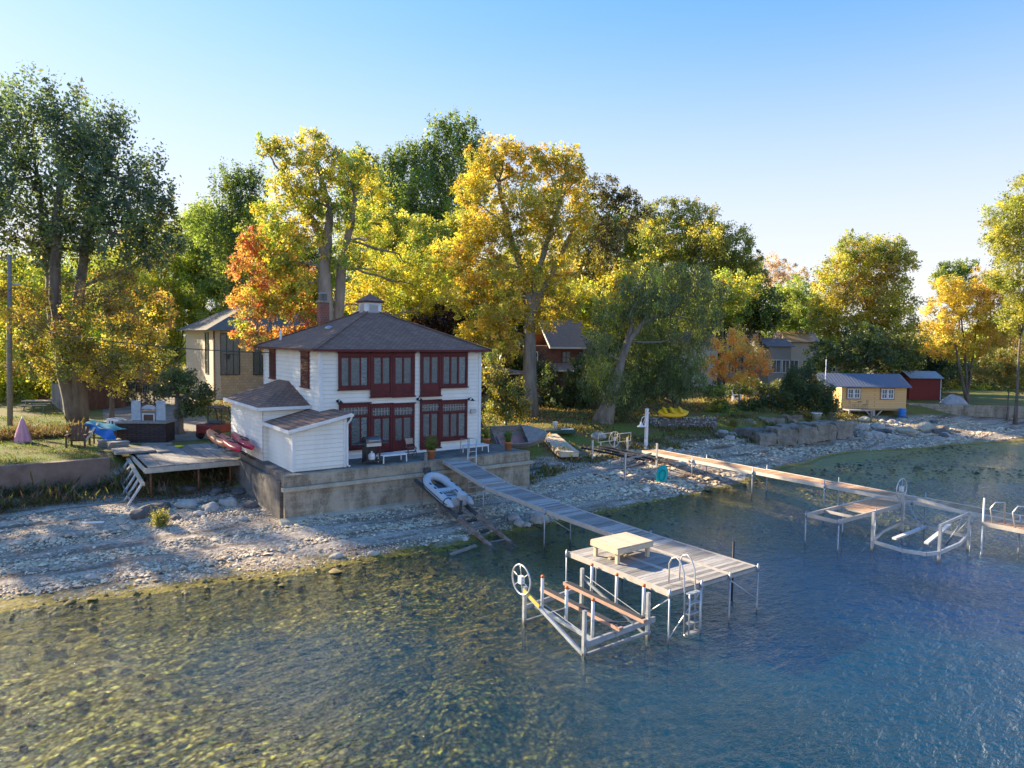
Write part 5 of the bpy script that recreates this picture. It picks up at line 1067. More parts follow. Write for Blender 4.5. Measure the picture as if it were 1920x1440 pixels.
a, b = D(1702,760,68), D(1990,772,66); m = MB().bar((a.x,a.y,1.45), (b.x,b.y,1.45), .5, 1.1); solo(m, 'low_sea_wall', CONC, 'long low grey sea wall on the right in front of the lawn', 'wall', bevel=.03)
# ------------------------------------------------------------------ timber cabin
def oriented(c, ang):  # local frame -> world
    return Matrix.Translation(c) @ Matrix.Rotation(ang, 4, 'Z')
def tbuild(mb, xf, name, mat, parent, **k): mb.xform(xf); return mb.build(name, mat, parent, **k)
PINEW = mat_brick('cabin_timber', (.78,.47,.19), (.72,.42,.16), (.46,.26,.09), 1.0, 300, .17, .012, noise=.15)
CORR = M('grey_metal_roof', (.14,.16,.21), .5, .2, 3, .3, 12, metal=.3, stretch=(12,.3,.3)); REDW = M('red_shed_boards', (.17,.025,.022), .7, .2, 3, .25, 14, stretch=(.3,.3,8))
c = D(1640, 748, 64); c.z = 1.82; ang = -YAW+R(1); xf = oriented(c, ang)
t = thing('timber_cabin', 'small honey coloured timber cabin on posts with grey roof and two white windows', 'cabin', c)
tbuild(MB().box(-3.1,2.95,0,3.2,0,2.1), xf, 'wall', PINEW, t)
m = MB().add([(-5.0,-.45,2.02),(3.2,-.45,2.02),(3.2,1.6,3.15),(-5.0,1.6,3.15),(3.2,3.6,2.05),(-5.0,3.6,2.05)], [(0,1,2,3),(3,2,4,5)]); o = tbuild(m, xf, 'roof', CORR, t); o.modifiers.new('s','SOLIDIFY').thickness = .07
tbuild(MB().add([(-3.1,.0,2.1),(-3.1,3.2,2.1),(-3.1,1.6,3.05)],[(0,1,2)]).add([(2.95,.0,2.1),(2.95,3.2,2.1),(2.95,1.6,3.05)],[(2,1,0)]), xf, 'gable', PINEW, t)
m = MB(); k0 = -4.9
while k0 < 3.15: m.bar((k0,-.46,2.065), (k0,1.6,3.20), .015, .02); k0 += .3
tbuild(m, xf, 'roof_rib', CORR, o)
for x in (-2.0, 1.15):
    w_ = tbuild(MB().box(x-.68,x+.68,-.05,-.005,.82,1.92), xf, 'window', M('window_brown', (.28,.16,.08), .7, .2), t)
    fr = MB()
    for a in (-.56, -.02, .0, .54): pass
    for a0, a1 in ((-.58,-.02),(.02,.58)):
        fr.box(x+a0,x+a0+.07,-.10,-.052,.92,1.82); fr.box(x+a1-.07,x+a1,-.10,-.052,.92,1.82); fr.box(x+a0+.07,x+a1-.07,-.10,-.052,.92,.99); fr.box(x+a0+.07,x+a1-.07,-.10,-.052,1.75,1.82)
        mx = x+(a0+a1)/2; fr.box(mx-.018,mx+.018,-.095,-.062,.99,1.75); fr.box(x+a0+.07,x+a1-.07,-.096,-.063,1.35,1.39)
    tbuild(fr, xf, 'frame', PLASTW, w_); tbuild(MB().box(x-.52,x+.52,-.06,-.0515,.99,1.75), xf, 'pane', GLASS, w_)
tbuild(MB().box(-3.6,3.0,-.02,3.3,-.16,-.003), xf, 'floor_beam', M('beam_tan', (.36,.24,.13), .8, .2), t)
for x in (-3.0,.0,2.7): tbuild(MB().box(x-.1,x+.1,0,.2,-1.4,-.161), xf, 'post', M('post_grey', (.38,.34,.3), .8, .2), t)
m = MB().bar((.1,.1,-.9),(.75,.1,-.18),.1); m.bar((-.1,.1,-.9),(-.75,.1,-.18),.1); tbuild(m, xf, 'knee_brace', M('post_grey', (.38,.34,.3), .8, .2), t)
tbuild(MB().box(-3.0,-.75,-1.3,-.03,-.14,-.04), xf, 'porch_deck', DOCK, t)
for x in (-2.9,-.9): tbuild(MB().box(x-.07,x+.07,-1.25,-1.11,-1.1,-.141), xf, 'post', OLDW, t)
m = MB()
for k in range(4): m.box(-3.9,-3.1,-1.2-.0+k*.22,-1.0+k*.22,-.85+k*.2,-.8+k*.2)
tbuild(m, xf, 'stair', OLDW, t)
solo(MB().tube([xf @ Vector((-4.95,-.6,-.6)), xf @ Vector((-4.95,-.6,4.5))], .035, 8), 'flag_mast', PLASTW, 'thin white mast at the left end of the timber cabin', 'mast')
# bistro set
q = xf @ Vector((-1.9,-.75,-.035)); tb = thing('bistro_table', 'small dark bistro table on the cabin porch', 'table', q)
MB().lathe([(.3,.70),(.3,.73),(0,.73)], q, 14).build('tabletop', DARK, tb); MB().tube([q+Vector((0,0,.7)), q], .02, 6).build('leg', DARK, tb)
for s, lab in ((-.62,'dark bistro chair left of the porch table'),(.62,'dark bistro chair right of the porch table')):
    c_ = xf @ Vector((-1.9+s,-.75,-.035)); ch = thing('bistro_chair', lab, 'chair', c_, 'bistro chairs on the cabin porch'); MB().box(c_.x-.18,c_.x+.18,c_.y-.18,c_.y+.18,c_.z+.42,c_.z+.45).build('seat', DARK, ch)
    dv = (xf.to_3x3() @ Vector((1,0,0)))*(.18 if s > 0 else -.18); m = MB()
    for k in (-.15,0,.15): n_ = (xf.to_3x3() @ Vector((0,k,0))); m.tube([c_+dv+n_+Vector((0,0,.44)), c_+dv*1.2+n_+Vector((0,0,.88))], .012, 5)
    m.build('backrest', DARK, ch)
    for a in (-.16,.16):
        for b in (-.16,.16): MB().tube([c_+Vector((a,b,.43)), c_+Vector((a*1.1,b*1.1,0))], .014, 5).build('leg', DARK, ch)
# blue barrel
p = xf @ Vector((2.35,-.5,0)); p.z = H(p.x,p.y); solo(MB().lathe([(.29,0),(.31,.03),(.31,.3),(.325,.33),(.31,.36),(.31,.6),(.325,.63),(.31,.66),(.3,.95),(.27,.97),(0,.97)], p, 20), 'blue_barrel', M('barrel_blue', (.02,.16,.50), .45, .15), 'bright blue plastic barrel under the right corner of the timber cabin', 'barrel')
for px, d, lab in ((1531,59,'white round planter left of the cabin stairs'),(1556,60,'grey round planter next to the cabin stairs')):
    q = D(px, 770, d); q.z = H(q.x,q.y); solo(MB().lathe([(.28,0),(.42,.62),(.47,.63),(.47,.72),(.4,.72),(.38,.62),(0,.6)], q, 16), 'planter', PLASTW if px < 1540 else ALU, lab, 'planter')
# red shed
c = D(1736, 730, 74); c.z = 1.85; xf = oriented(c, ang); t = thing('red_shed', 'dark red board shed with pale metal roof right of the timber cabin', 'shed', c)
tbuild(MB().box(-1.75,1.6,0,2.6,0,2.45), xf, 'wall', REDW, t); m = MB().add([(-1.9,-.3,2.4),(1.75,-.3,2.4),(1.75,1.3,3.1),(-1.9,1.3,3.1),(1.75,2.9,2.4),(-1.9,2.9,2.4)], [(0,1,2,3),(3,2,4,5)])
o = tbuild(m, xf, 'roof', M('pale_metal_roof', (.33,.35,.37), .45, .2, 3, .2, metal=.4), t); o.modifiers.new('s','SOLIDIFY').thickness = .06
tbuild(MB().box(1.55,1.62,-.04,-.002,0,2.42), xf, 'corner_board', PLASTW, t)
# grey tarp mound
def mound(p, sx, sy, h, mat, name, label, cat, seed=0, ang=0):
    import mathutils; m = MB(); n = 26; V = []
    for i in range(n+1):
        for j in range(n+1):
            u, v = -1+2*i/n, -1+2*j/n; r_ = min(1, (abs(u)**3+abs(v)**3)**(1/3)); z = h*(1-r_**2.2)+mathutils.noise.noise(Vector((u*3+seed, v*3, seed)))*h*.25*(1-r_**4); V.append(Vector((u*sx, v*sy, max(0,z))))
    m.add(V, [(i*(n+1)+j, (i+1)*(n+1)+j, (i+1)*(n+1)+j+1, i*(n+1)+j+1) for i in range(n) for j in range(n)], True); m.xform(oriented(Vector(p), ang)); return solo(m, name, mat, label, cat)
q = D(1788, 757, 70); q.z = 1.88; mound(q, 1.25, .9, .85, M('tarp_grey', (.32,.35,.40), .6, .25, 3, .4), 'covered_pile', 'grey tarpaulin covered pile on the grass right of the red shed', 'pile', 2, -YAW)
# ------------------------------------------------------------------ left garden
p = D(18, 770, 43); p.z = H(p.x,p.y); t = thing('utility_pole', 'tall weathered utility pole at the left edge of the lawn', 'pole', p)
MB().tube([p-Vector((0,0,.3)), p+Vector((.1,.05,5.2)), p+Vector((.25,.1,10.6))], [.16,.14,.11], 12).build('shaft', OLDW, t)
top = p+Vector((.25,.1,10.4)); MB().bar(top-RIGHT*.6, top+RIGHT*.35, .09, .1).build('crossarm', OLDW, t)
MB().tube([p+Vector((.2,.1,8.7)), p+Vector((.2,.1,8.8))+RIGHT*.45], .03, 6).build('lamp_arm', GALV, t); MB().obox(p+Vector((.2,.1,8.8))+RIGHT*.5, RIGHT, HEAD, (0,0,1), .4, .16, .1).build('street_light', GALV, t)
for s in (-.5,-.2,.25): MB().lathe([(.03,0),(.05,.04),(.03,.08),(.05,.12),(.02,.16)], top+RIGHT*s+Vector((0,0,.06)), 8).build('insulator', DARK, t)
def cable(p, q, sag, r, label, n=24, mat=None):
    pts = [Vector(p).lerp(Vector(q), i/n)-Vector((0,0,sag*4*(i/n)*(1-i/n))) for i in range(n+1)]; return solo(MB().tube(pts, r, 6), 'power_cable', mat or BLACK, label, 'cable')
cable(p+Vector((.15,0,6.3)), (HX0-.02, 36.5, ZE-.28), .35, .03, 'thick black service cable from the utility pole to the white house')
cable(top+Vector((-.3,.2,0)), top+RIGHT*-9+HEAD*-3+Vector((0,0,-.2)), .2, .012, 'thin upper wire leaving the left utility pole')
cable((HX1-.1,HY0-.06,ZE-.35), (26.5,33.5,1.8), .5, .012, 'thin slack wire from the right house corner down to the ground')
p = D(1363, 700, 88); p.z = H(p.x,p.y); t = thing('utility_pole', 'distant grey street pole with crossarm above the white gabled cottages', 'pole', p)
MB().tube([p, p+Vector((0,0,10.2))], [.2,.14], 10).build('shaft', M('pole_grey', (.36,.34,.3), .8, .2), t); MB().bar(p+Vector((0,0,8.6))-RIGHT*1.1, p+Vector((0,0,8.6))+RIGHT*1.1, .1, .12).build('crossarm', OLDW, t); MB().lathe([(.2,0),(.22,.5),(.1,.6)], p+Vector((.35,-.2,7.5)), 10).build('transformer', GALV, t)
for k, (a, b) in enumerate(((-1.,10.2),(0,9.4),(1.,8.9))): cable(p+RIGHT*a+Vector((0,0,8.7+.3*k)), p+RIGHT*(22+a)+HEAD*10+Vector((0,0,8.2+.3*k)), .5, .03, ['lowest','middle','highest'][k]+' street wire right of the distant grey pole')
# pink parasol
p = D(43, 834, 36.3); p.z = H(p.x,p.y); t = thing('pink_parasol', 'closed pink parasol draped to the ground on the left lawn', 'parasol', p)
m = MB(); n = 28; V = []; prof = [(.34,.02),(.33,.18),(.27,.5),(.21,.8),(.15,1.0),(.10,1.18),(.05,1.28),(.01,1.3)]
for r_, z_ in prof:
    for k in range(n): a = 2*math.pi*k/n; rr = r_*(1+.2*math.sin(a*7)*min(1,(1.3-z_))); V.append(p+Vector((rr*math.cos(a), rr*math.sin(a), z_)))
m.add(V, [(i*n+k, i*n+(k+1)%n, (i+1)*n+(k+1)%n, (i+1)*n+k) for i in range(len(prof)-1) for k in range(n)], True); m.build('canopy', M('pink_cloth', (.62,.27,.33), .9, .15, 3, .2), t); MB().tube([p, p+Vector((0,0,1.38))], .025, 8).build('pole', PLASTW, t)
# dark lawn chair and tilted plank
p = D(146, 845, 35.2); p.z = H(p.x,p.y); adirondack(p, 'dark brown wooden lawn chair at the edge of the retaining wall', BROWNW, R(-110), 1.15)
solo(MB().bar(p+Vector((.35,-.1,.3)), p+Vector((.95,.35,1.15)), .14, .03), 'plank', PINE, 'sunlit pale plank leaning beside the dark lawn chair', 'board')
# retaining wall left
m = MB().box(-16, 3.6, 36.45, 36.85, .2, 1.98); solo(m, 'retaining_wall', M('mossy_brown_concrete', (.22,.13,.095), .9, .5, 1.2, .6, 9, col2=(.24,.16,.12)), 'mossy brown concrete retaining wall below the left lawn', 'wall', bevel=.03)
solo(MB().box(3.3,3.65,36.9,39.5,.3,1.9), 'retaining_wall', CONCD, 'short return wall between the lawn and the plank deck', 'wall')
# brick block, panels, crate, blue tarp
c = D(270, 810, 37); c.z = 1.9; xf = oriented(c, -YAW+R(4)); t = thing('brick_block', 'dark brick barbecue block with a stone slab top', 'masonry', c)
tbuild(MB().box(-1.3,1.2,-.2,1.0,-.2,1.05), xf, 'body', DARKBR, t); tbuild(MB().box(-1.4,1.3,-.28,1.08,1.053,1.14), xf, 'slab', OLDW, t)
PB_ = M('pale_blue_grp', (.33,.40,.47), .6, .25, 4, .2, col2=(.46,.5,.53)); c2 = xf @ Vector((.15,.3,1.145)); t = thing('pale_blue_boat_seat', 'pale blue upturned seat with two tall rounded side panels on the brick block', 'seat', c2); xf2 = oriented(c2, -YAW+R(4))
for x in (-.68,.62):
    m = MB(); m.box(x-.24,x+.24,-.03,.06,0,1.08); tbuild(m, xf2, 'side_panel', PB_, t, bevel=.025)
m = MB(); n = 10; V = []
for i in range(n+1): a = math.pi*i/n; V += [(-.05+.38*math.cos(a), .05, .62+.22*math.sin(a)), (-.05+.38*math.cos(a), .14, .62+.22*math.sin(a))]
m.add(V, [(2*i,2*i+2,2*i+3,2*i+1) for i in range(n)]+[tuple(range(0,2*n+2,2)), tuple(range(2*n+1,0,-2))]); tbuild(m, xf2, 'backrest', PB_, t)
tbuild(MB().box(-.43,.36,.0,.45,.50,.56), xf2, 'seat', M('seat_wood', (.32,.18,.10), .8, .2), t)
m = MB(); m.box(-.34,.28,-.02,.02,.34,.38); m.box(-.34,-.30,-.02,.02,.0,.34); m.box(.24,.28,-.02,.02,.0,.34); tbuild(m, xf2, 'front_frame', PLASTW, t); tbuild(MB().box(-.30,.24,.03,.05,.02,.34), xf2, 'grille', BROWNW, t)
c2 = D(213, 800, 37.5); c2.z = 1.9; xf2 = oriented(c2, -YAW-R(12)); t = thing('wooden_stand', 'dark timber stand under the white crate', 'stand', c2); tbuild(MB().box(-.4,.4,-.1,.5,0,.6), xf2, 'body', BROWNW, t)
c3 = xf2 @ Vector((0,.15,.605)); xf3 = oriented(c3, -YAW-R(12)); t = thing('plastic_crate', 'white slatted plastic crate box left of the pale blue seat', 'crate', c3); m = MB()
m.box(-.36,.36,-.22,-.18,.48,.58); m.box(-.36,.36,.22,.26,.48,.58); m.box(-.36,-.32,-.18,.22,.48,.58); m.box(.32,.36,-.18,.22,.48,.58)
for k in range(4): x = -.34+k*.22; m.box(x-.03,x+.03,-.22,-.18,.002,.479); m.box(x-.03,x+.03,.22,.26,.002,.479)
for k in range(3): y = -.1+k*.14; m.box(-.36,-.32,y-.03,y+.03,.002,.479); m.box(.32,.36,y-.03,y+.03,.002,.479)
m.box(-.36,.36,-.22,.26,-.0,.03); tbuild(m, xf3, 'frame', PLASTW, t); tbuild(MB().box(-.3,.3,-.16,.2,.031,.46), xf3, 'contents', M('dark_blue_things', (.06,.09,.16), .7, .3), t)
tbuild(MB().box(-.33,.33,-.2,.22,.585,.6), xf3, 'lid', M('lid_grey', (.3,.32,.33), .6, .1), t)
c = D(196, 808, 36); c.z = 1.9; xf = oriented(c, -YAW-R(12)); t = thing('blue_tarpaulin', 'bright blue tarpaulin with teal top draped over a trestle', 'tarpaulin', c)
import mathutils
m = MB(); n = 14; V = []
for i in range(n+1):
    for j in range(n+1):
        u, v = i/n, j/n; x = -.95+1.75*u; V.append((x+.2*v, -.25+.8*v, 1.22-.36*u+.03*math.sin(u*9+v*4)+.03*mathutils.noise.noise(Vector((u*4,v*4,1))) - .08*(2*v-1)**2))
Fq = [(i*(n+1)+j, (i+1)*(n+1)+j, (i+1)*(n+1)+j+1, i*(n+1)+j+1) for i in range(n) for j in range(n)]
tbuild(MB().add(V, Fq, True), xf, 'top_sheet', M('tarp_teal', (.01,.22,.28), .5, .2, 3, .2), t); m = MB(); W_ = []
for i in range(n+1):
    u = i/n; a = V[i*(n+1)]; L_ = .28+.26*math.sin(min(1,u*1.15)*math.pi*.55)
    for j in range(7): W_.append((a[0]+.02*j, a[1]-.02-.05*math.sin(j*.8+u*14), a[2]-L_*j/6))
tbuild(m.add(W_, [(i*7+j, i*7+j+1, (i+1)*7+j+1, (i+1)*7+j) for i in range(n) for j in range(6)], True), xf, 'side_sheet', M('tarp_blue', (.005,.12,.52), .45, .2, 3, .3), t)
for x in (-.75,.6): tbuild(MB().bar((x,.1,0),(x,.1,1.05 if x < 0 else .75),.06), xf, 'leg', BROWNW, t)
m = MB(); c = D(255,826,35.5)
for i, (px, py, d, L, lab) in enumerate([(205,828,35.6,1.0,'stack of grey boards below the blue tarpaulin'),(295,822,36,1.4,'flat grey stone slab on the ground before the brick block'),(222,838,35,.9,'loose brown boards between the tarpaulin and the deck')]):
    c = D(px, py, d); c.z = 1.88; m = MB()
    for k in range(4 if i != 1 else 1): m.obox(c+Vector((0,0,.06+k*.09)), Vector((math.cos(.2*k-.4),math.sin(.2*k-.4),0)), Vector((-math.sin(.2*k-.4),math.cos(.2*k-.4),0)), (0,0,1), L, .5, .07 if i != 1 else .14)
    solo(m, 'board_stack' if i != 1 else 'stone_slab', OLDW, lab, 'boards' if i != 1 else 'slab')
# plank deck
t = thing('plank_deck', 'old grey plank deck on thin rusty posts above the rubble', 'deck', (6.7,36.5,.5)); m = MB()
for k in range(8):
    x = 4.75+k*.53; z_ = 1.9+random.uniform(-.02,.02); m.obox((x+.255,36.4+.0,z_), (1,0,0), (0,1,0), (0,0,1), .485, 5.9, .06)
m.build('plank', OLDW, t); m = MB().box(4.6,9.0,33.38,33.44,1.66,1.88)
m.box(4.6,4.66,33.45,39.2,1.66,1.86); m.build('fascia', M('pale_weathered', (.42,.38,.30), .85, .3, 3, .3), t)
m = MB()
for y in (34.5,36.5,38.5): m.box(4.7,8.9,y-.05,y+.05,1.68,1.865)
m.build('joist', BROWNW, t)
for x, y in ((4.85,33.6),(6.8,33.6),(8.2,33.7),(4.85,36.5)): MB().tube([(x,y,H(x,y)-.1),(x,y,1.67)], .045, 8).build('post', RUST, t)
for k in range(9): y = 34.2+k*.0
m = MB().box(3.9,5.6,37.3,38.9,1.98,2.08); m.box(5.66,6.3,37.0,39.2,1.97,2.04); solo(m, 'loose_panel', OLDW, 'raised grey board panel lying on the left end of the plank deck', 'panel')
q = Vector((6.9,38.6,1.95)); solo(MB().lathe([(.19,0),(.2,.05),(.19,.07),(0,.08)], q, 18), 'yellow_disc', M('yellow_disc', (.70,.62,.03), .5, .05), 'small bright yellow disc lying on the plank deck', 'disc')
# leaning frame
t = thing('leaning_frame', 'whitish ladder like timber frame leaning from the deck edge down to the rocks', 'frame', (4.2,35,.5)); m = MB().bar((4.45,37.6,1.72),(4.45,32.9,1.28),.14,.09); m.build('top_rail', PINE, t)
for k in range(6):
    y = 33.0+k*.82; zt = 1.28+(y-32.9)*.094; m = MB(); m.bar((4.42,y,zt),(3.55,y-.25,zt-1.25),.09,.06); m.bar((4.42,y+.17,zt),(3.62,y-.05,zt-1.2),.05,.05); m.build('stud', M('whitewashed', (.48,.47,.44), .8, .2), t)
MB().bar((3.95,33.0,.68),(3.95,37.0,1.05),.05,.06).build('mid_rail', OLDW, t)
solo(MB().bar(GH(155,985)+Vector((0,0,.1)), GH(195,983)+Vector((0,0,.1)), .09, .05), 'board', PLASTW, 'short white board lying on the left pebble beach', 'board')
a, b = G(845,1040,.02), G(892,1023,.06); solo(MB().bar(a, b, .12, .07), 'driftwood', OLDW, 'pale driftwood board floating beside the slipway foot', 'driftwood')
# kayaks on a wall rack
rk = thing('kayak_rack', 'black bracket rack fixed on the left wall of the house annex', 'rack', (8.95,33.2,1.9))
for y in (31.9,33.1,34.6): MB().tube([(8.96,y,1.95),(8.3,y,2.55),(7.55,y,2.62),(7.5,y,2.85)], .025, 6).build('bracket', BLACK, rk)
for i, (x, zc, y, cl, lab) in enumerate(((8.55,2.86,32.9,(.50,.02,.05),'crimson kayak on the rack nearest the white wall'),(7.95,2.84,32.7,(.44,.02,.04),'crimson kayak with dark cockpit on the middle of the rack'),(7.72,2.9,34.1,(.50,.16,.07),'faded orange kayak at the outer edge of the rack'))):
    k_ = thing('kayak', lab, 'kayak', (x,y,zc-.2), 'kayaks stored on the annex wall'); xf = Matrix.Translation((x,y,zc)) @ Matrix.Rotation(R(12), 4, 'Y') @ Matrix.Rotation(R(4), 4, 'X')
    hull(MB(), 3.5, .31, .21, xf, deck=.75).build('hull', M('kayak_%d'%i, cl, .35, .2, 2, .03), k_); MB().tube([xf @ Vector((.2*math.cos(a_), .45*math.sin(a_)-.2, .155)) for a_ in [j*.449 for j in range(14)]], .022, 6, closed=True).build('cockpit_rim', BLACK, k_); m = MB().poly([xf @ Vector((.19*math.cos(a_), .44*math.sin(a_)-.2, .15)) for a_ in [j*.449 for j in range(14)]]); m.build('cockpit', BLACK, k_)
# utility vehicle behind the annex
c = D(414, 826, 39); c.z = 1.92; xf = oriented(c, R(-60)); t = thing('utility_vehicle', 'dark red and black small utility vehicle parked behind the annex', 'vehicle', c)
tbuild(MB().box(-.6,.6,-1.2,.2,.35,.85), xf, 'body', M('uv_red', (.16,.015,.015), .4, .2), t, bevel=.06); tbuild(MB().box(-.55,.55,.2,.7,.35,.7), xf, 'bonnet', BLACK, t, bevel=.05)
tbuild(MB().bar((-.52,-.4,.85),(-.52,-.4,1.7),.05).bar((.52,-.4,.85),(.52,-.4,1.7),.05).bar((-.52,.35,.7),(-.52,.1,1.7),.05).bar((.52,.35,.7),(.52,.1,1.7),.05), xf, 'roll_frame', BLACK, t); tbuild(MB().box(-.6,.6,-.55,.2,1.702,1.76), xf, 'roof', BLACK, t, bevel=.02)
tbuild(MB().box(-.5,.5,-.5,-.1,.853,1.0), xf, 'seat', DARK, t, bevel=.03)
for x in (-.62,.62):
    for y in (-.85,.45): m = MB().lathe([(.0,-.1),(.24,-.1),(.29,-.05),(.29,.05),(.24,.1),(0,.1)], (0,0,0), 16); m.xform(xf @ Matrix.Translation((x,y,.29)) @ Matrix.Rotation(R(90),4,'Y')); m.build('wheel', BLACK, t)
# fences behind
def fence(label, px0, px1, d0, d1, h, mat, bw=.15, z=1.9, zt=None):
    a, b = D(px0, 760, d0), D(px1, 760, d1); a.z = b.z = z; L = (b-a).length; dv = (b-a)/L; t = thing('board_fence', label, 'fence', a); m = MB(); n = int(L/bw); r_ = random.Random(px0)
    for i in range(n): p_ = a+dv*(i+.5)*bw; m.obox(p_+Vector((0,0,h/2+r_.uniform(-.03,.03))), dv, (-dv.y,dv.x,0), (0,0,1), bw*.9, .025, h)
    m.build('board', mat, t); s = Vector((-dv.y,dv.x,0))*.05
    for zz in (.3,h-.3): MB().bar(a+s+Vector((0,0,zz)), b+s+Vector((0,0,zz)), .05, .09).build('rail', mat, t)
    for i in range(int(L/2.4)+1): q = a+dv*min(L, i*2.4)+s*2; MB().box(q.x-.05,q.x+.05,q.y-.05,q.y+.05,z-.2,z+h+.1).build('post', mat, t)
fence('dark brown board fence at the back of the left lawn', -60, 96, 60, 61, 1.7, BROWNW); fence('weathered picket fence section left of the big maple trunk', 98, 122, 57, 50, 1.8, OLDW); fence('tall brown board fence right of the big maple trunk', 158, 238, 52, 55, 2.0, BROWNW)
a, b = D(238,720,56), D(330,720,57); t = thing('wire_gate', 'tall wire mesh gate and posts at the driveway entrance', 'gate', (a.x,a.y,1.9)); m = MB()
for i in range(30): q = a.lerp(b, i/29); m.tube([(q.x,q.y,1.95),(q.x,q.y,4.6)], .012, 4)
for z_ in (2.4,3.0,3.6,4.2): m.tube([(a.x,a.y,z_),(b.x,b.y,z_)], .012, 4)
m.build('mesh', GALV, t)
for k in (0,.28,.55,1): q = a.lerp(b, k); MB().bar((q.x,q.y,1.8),(q.x,q.y,4.75),.1).build('post', BROWNW, t)
MB().tube([(a.x,a.y,4.65),(b.x,b.y,4.65)], .03, 6).build('top_rail', PINE, t)
c = D(72, 768, 52); c.z = 1.9; xf = oriented(c, -YAW+R(5)); t = thing('picnic_table', 'pale wooden picnic table on the sunlit back lawn', 'table', c); tbuild(MB().box(-1.0,1.0,-.35,.35,.7,.75), xf, 'tabletop', PINE, t)
for y in (-.7,.7): tbuild(MB().box(-1.0,1.0,y-.12,y+.12,.42,.46), xf, 'bench', PINE, t)
for x in (-.7,.7): tbuild(MB().bar((x,-.3,.69),(x,-.65,0),.06).bar((x,.3,.69),(x,.65,0),.06).bar((x,-.75,.4),(x,.75,.4),.05), xf, 'leg', OLDW, t)
# ------------------------------------------------------------------ houses behind
def simple_window(parent, p, ux, w, h, mat_f, nx=2, nz=1, out=None, fr=.07):
    """p centre on the wall; ux along the wall; out outward normal"""
    ux = Vector(ux).normalized(); out = Vector(out).normalized(); up = Vector((0,0,1)); m = MB(); c = Vector(p)+out*.04
    for s in (-1,1): m.obox(c+ux*s*(w/2-fr/2), ux, out, up, fr, .08, h); m.obox(c+up*s*(h/2-fr/2), ux, out, up, w-2*fr, .08, fr)
    for k in range(1, nx): m.obox(c+ux*(-w/2+w*k/nx), ux, out, up, .05, .06, h-2*fr)
    for k in range(1, nz): m.obox(c+up*(-h/2+h*k/nz), ux, out, up, w-2*fr, .055, .05)
    o = m.build('window', mat_f, parent); MB().obox(Vector(p)+out*.012, ux, out, up, w-2*fr+.01, .02, h-2*fr+.01).build('pane', GLASS, o); return o
TANS = mat_brick('beige_siding', (.62,.52,.41), (.59,.49,.385), (.33,.27,.2), 1.0, 400, .13, .012, noise=.1)
x0, y0 = 15.0, 66.7; z1 = 8.2; t = thing('tan_house', 'tan stone and beige siding house with a grey hip roof behind the orange maple', 'house', (x0,y0,1.9))
MB().box(x0,26,y0,79,1.8,z1).build('wall', STONEBR, t); MB().box(x0-.06,x0-.005,y0+.4,79,1.8,z1-.02).build('side_cladding', TANS, t); MB().box(x0-.06,x0+.5,y0-.06,y0-.005,1.8,z1-.02).build('corner_cladding', TANS, t)
e = [Vector((x0-.9,y0-.9,z1)), Vector((26.9,y0-.9,z1)), Vector((26.9,79.9,z1)), Vector((x0-.9,79.9,z1))]; r0, r1 = Vector((20.5,71.5,11.6)), Vector((20.5,74.5,11.6))
m = MB().add(e+[r0,r1], [(0,1,4),(1,2,5,4),(2,3,5),(3,0,4,5),(3,2,1,0)]); o = m.build('roof', SHING2, t); o.modifiers.new('s','SOLIDIFY').thickness = .12
def tw(px, pyt, pyb, wpx, nx, nz):
    a, b = onY(px-wpx/2, pyt, y0), onY(px+wpx/2, pyb, y0); simple_window(t, ((a.x+b.x)/2, y0-.01, (a.z+b.z)/2), (1,0,0), abs(b.x-a.x), abs(a.z-b.z), BLACK, nx, nz, (0,-1,0))
tw(431,625,703,38,3,2); tw(487,625,703,26,2,2)
a, b = onX(386,623,x0), onX(394,702,x0); simple_window(t, (x0-.06,(a.y+b.y)/2,(a.z+b.z)/2), (0,1,0), 1.3, abs(a.z-b.z), BLACK, 1, 3, (-1,0,0))
MB().box(x0+1.0,x0+1.3,y0-.2,y0-.02,5.6,6.0).build('wall_lamp', BLACK, t)
m = MB().box(x0-.12,x0-.02,y0-.14,y0-.02,1.8,z1-.05); m.build('downpipe', BROWNW, t); MB().box(x0+2.,x0+3.6,y0-1.1,y0-.02,1.8,2.25).build('door_step', CONC2, t)
# brown house
c = D(1062, 690, 76); c.z = 1.9; xf = oriented(c, -YAW+R(12)); BW = M('brown_red_siding', (.14,.055,.035), .8, .3, 2, .2); t = thing('brown_house', 'shaded red brown wooden house with porch behind the golden maple', 'house', c)
tbuild(MB().box(-4.2,5,1.5,9,0,5.2), xf, 'wall', BW, t); m = MB().add([(-1.6,.9,5.0),(3.9,.9,5.0),(3.6,5.5,8.2),(-1.9,5.5,8.2),(3.9,9.4,5.2),(-1.6,9.4,5.2)], [(0,1,2,3),(3,2,4,5)]); o = tbuild(m, xf, 'roof', M('brown_shingles', (.22,.14,.10), .9, .2, 3, .4), t); o.modifiers.new('s','SOLIDIFY').thickness = .12
tbuild(MB().bar((-1.7,.86,5.0),(4.0,.86,5.0),.08,.2).bar((-1.65,.9,5.0),(-1.95,5.5,8.2),.08,.2), xf, 'fascia', M('fascia_cream', (.6,.55,.45), .6, .1), t)
m = MB().add([(-1.6,-.9,2.6),(3.6,-.9,2.6),(3.6,1.45,3.3),(-1.6,1.45,3.3)], [(0,1,2,3)]); o = tbuild(m, xf, 'porch_roof', M('brown_shingles', (.22,.14,.10), .9, .2, 3, .4), t); o.modifiers.new('s','SOLIDIFY').thickness = .1
tbuild(MB().bar((-1.6,-.95,2.55),(3.6,-.95,2.55),.08,.16), xf, 'porch_fascia', M('fascia_cream', (.6,.55,.45), .6, .1), t)
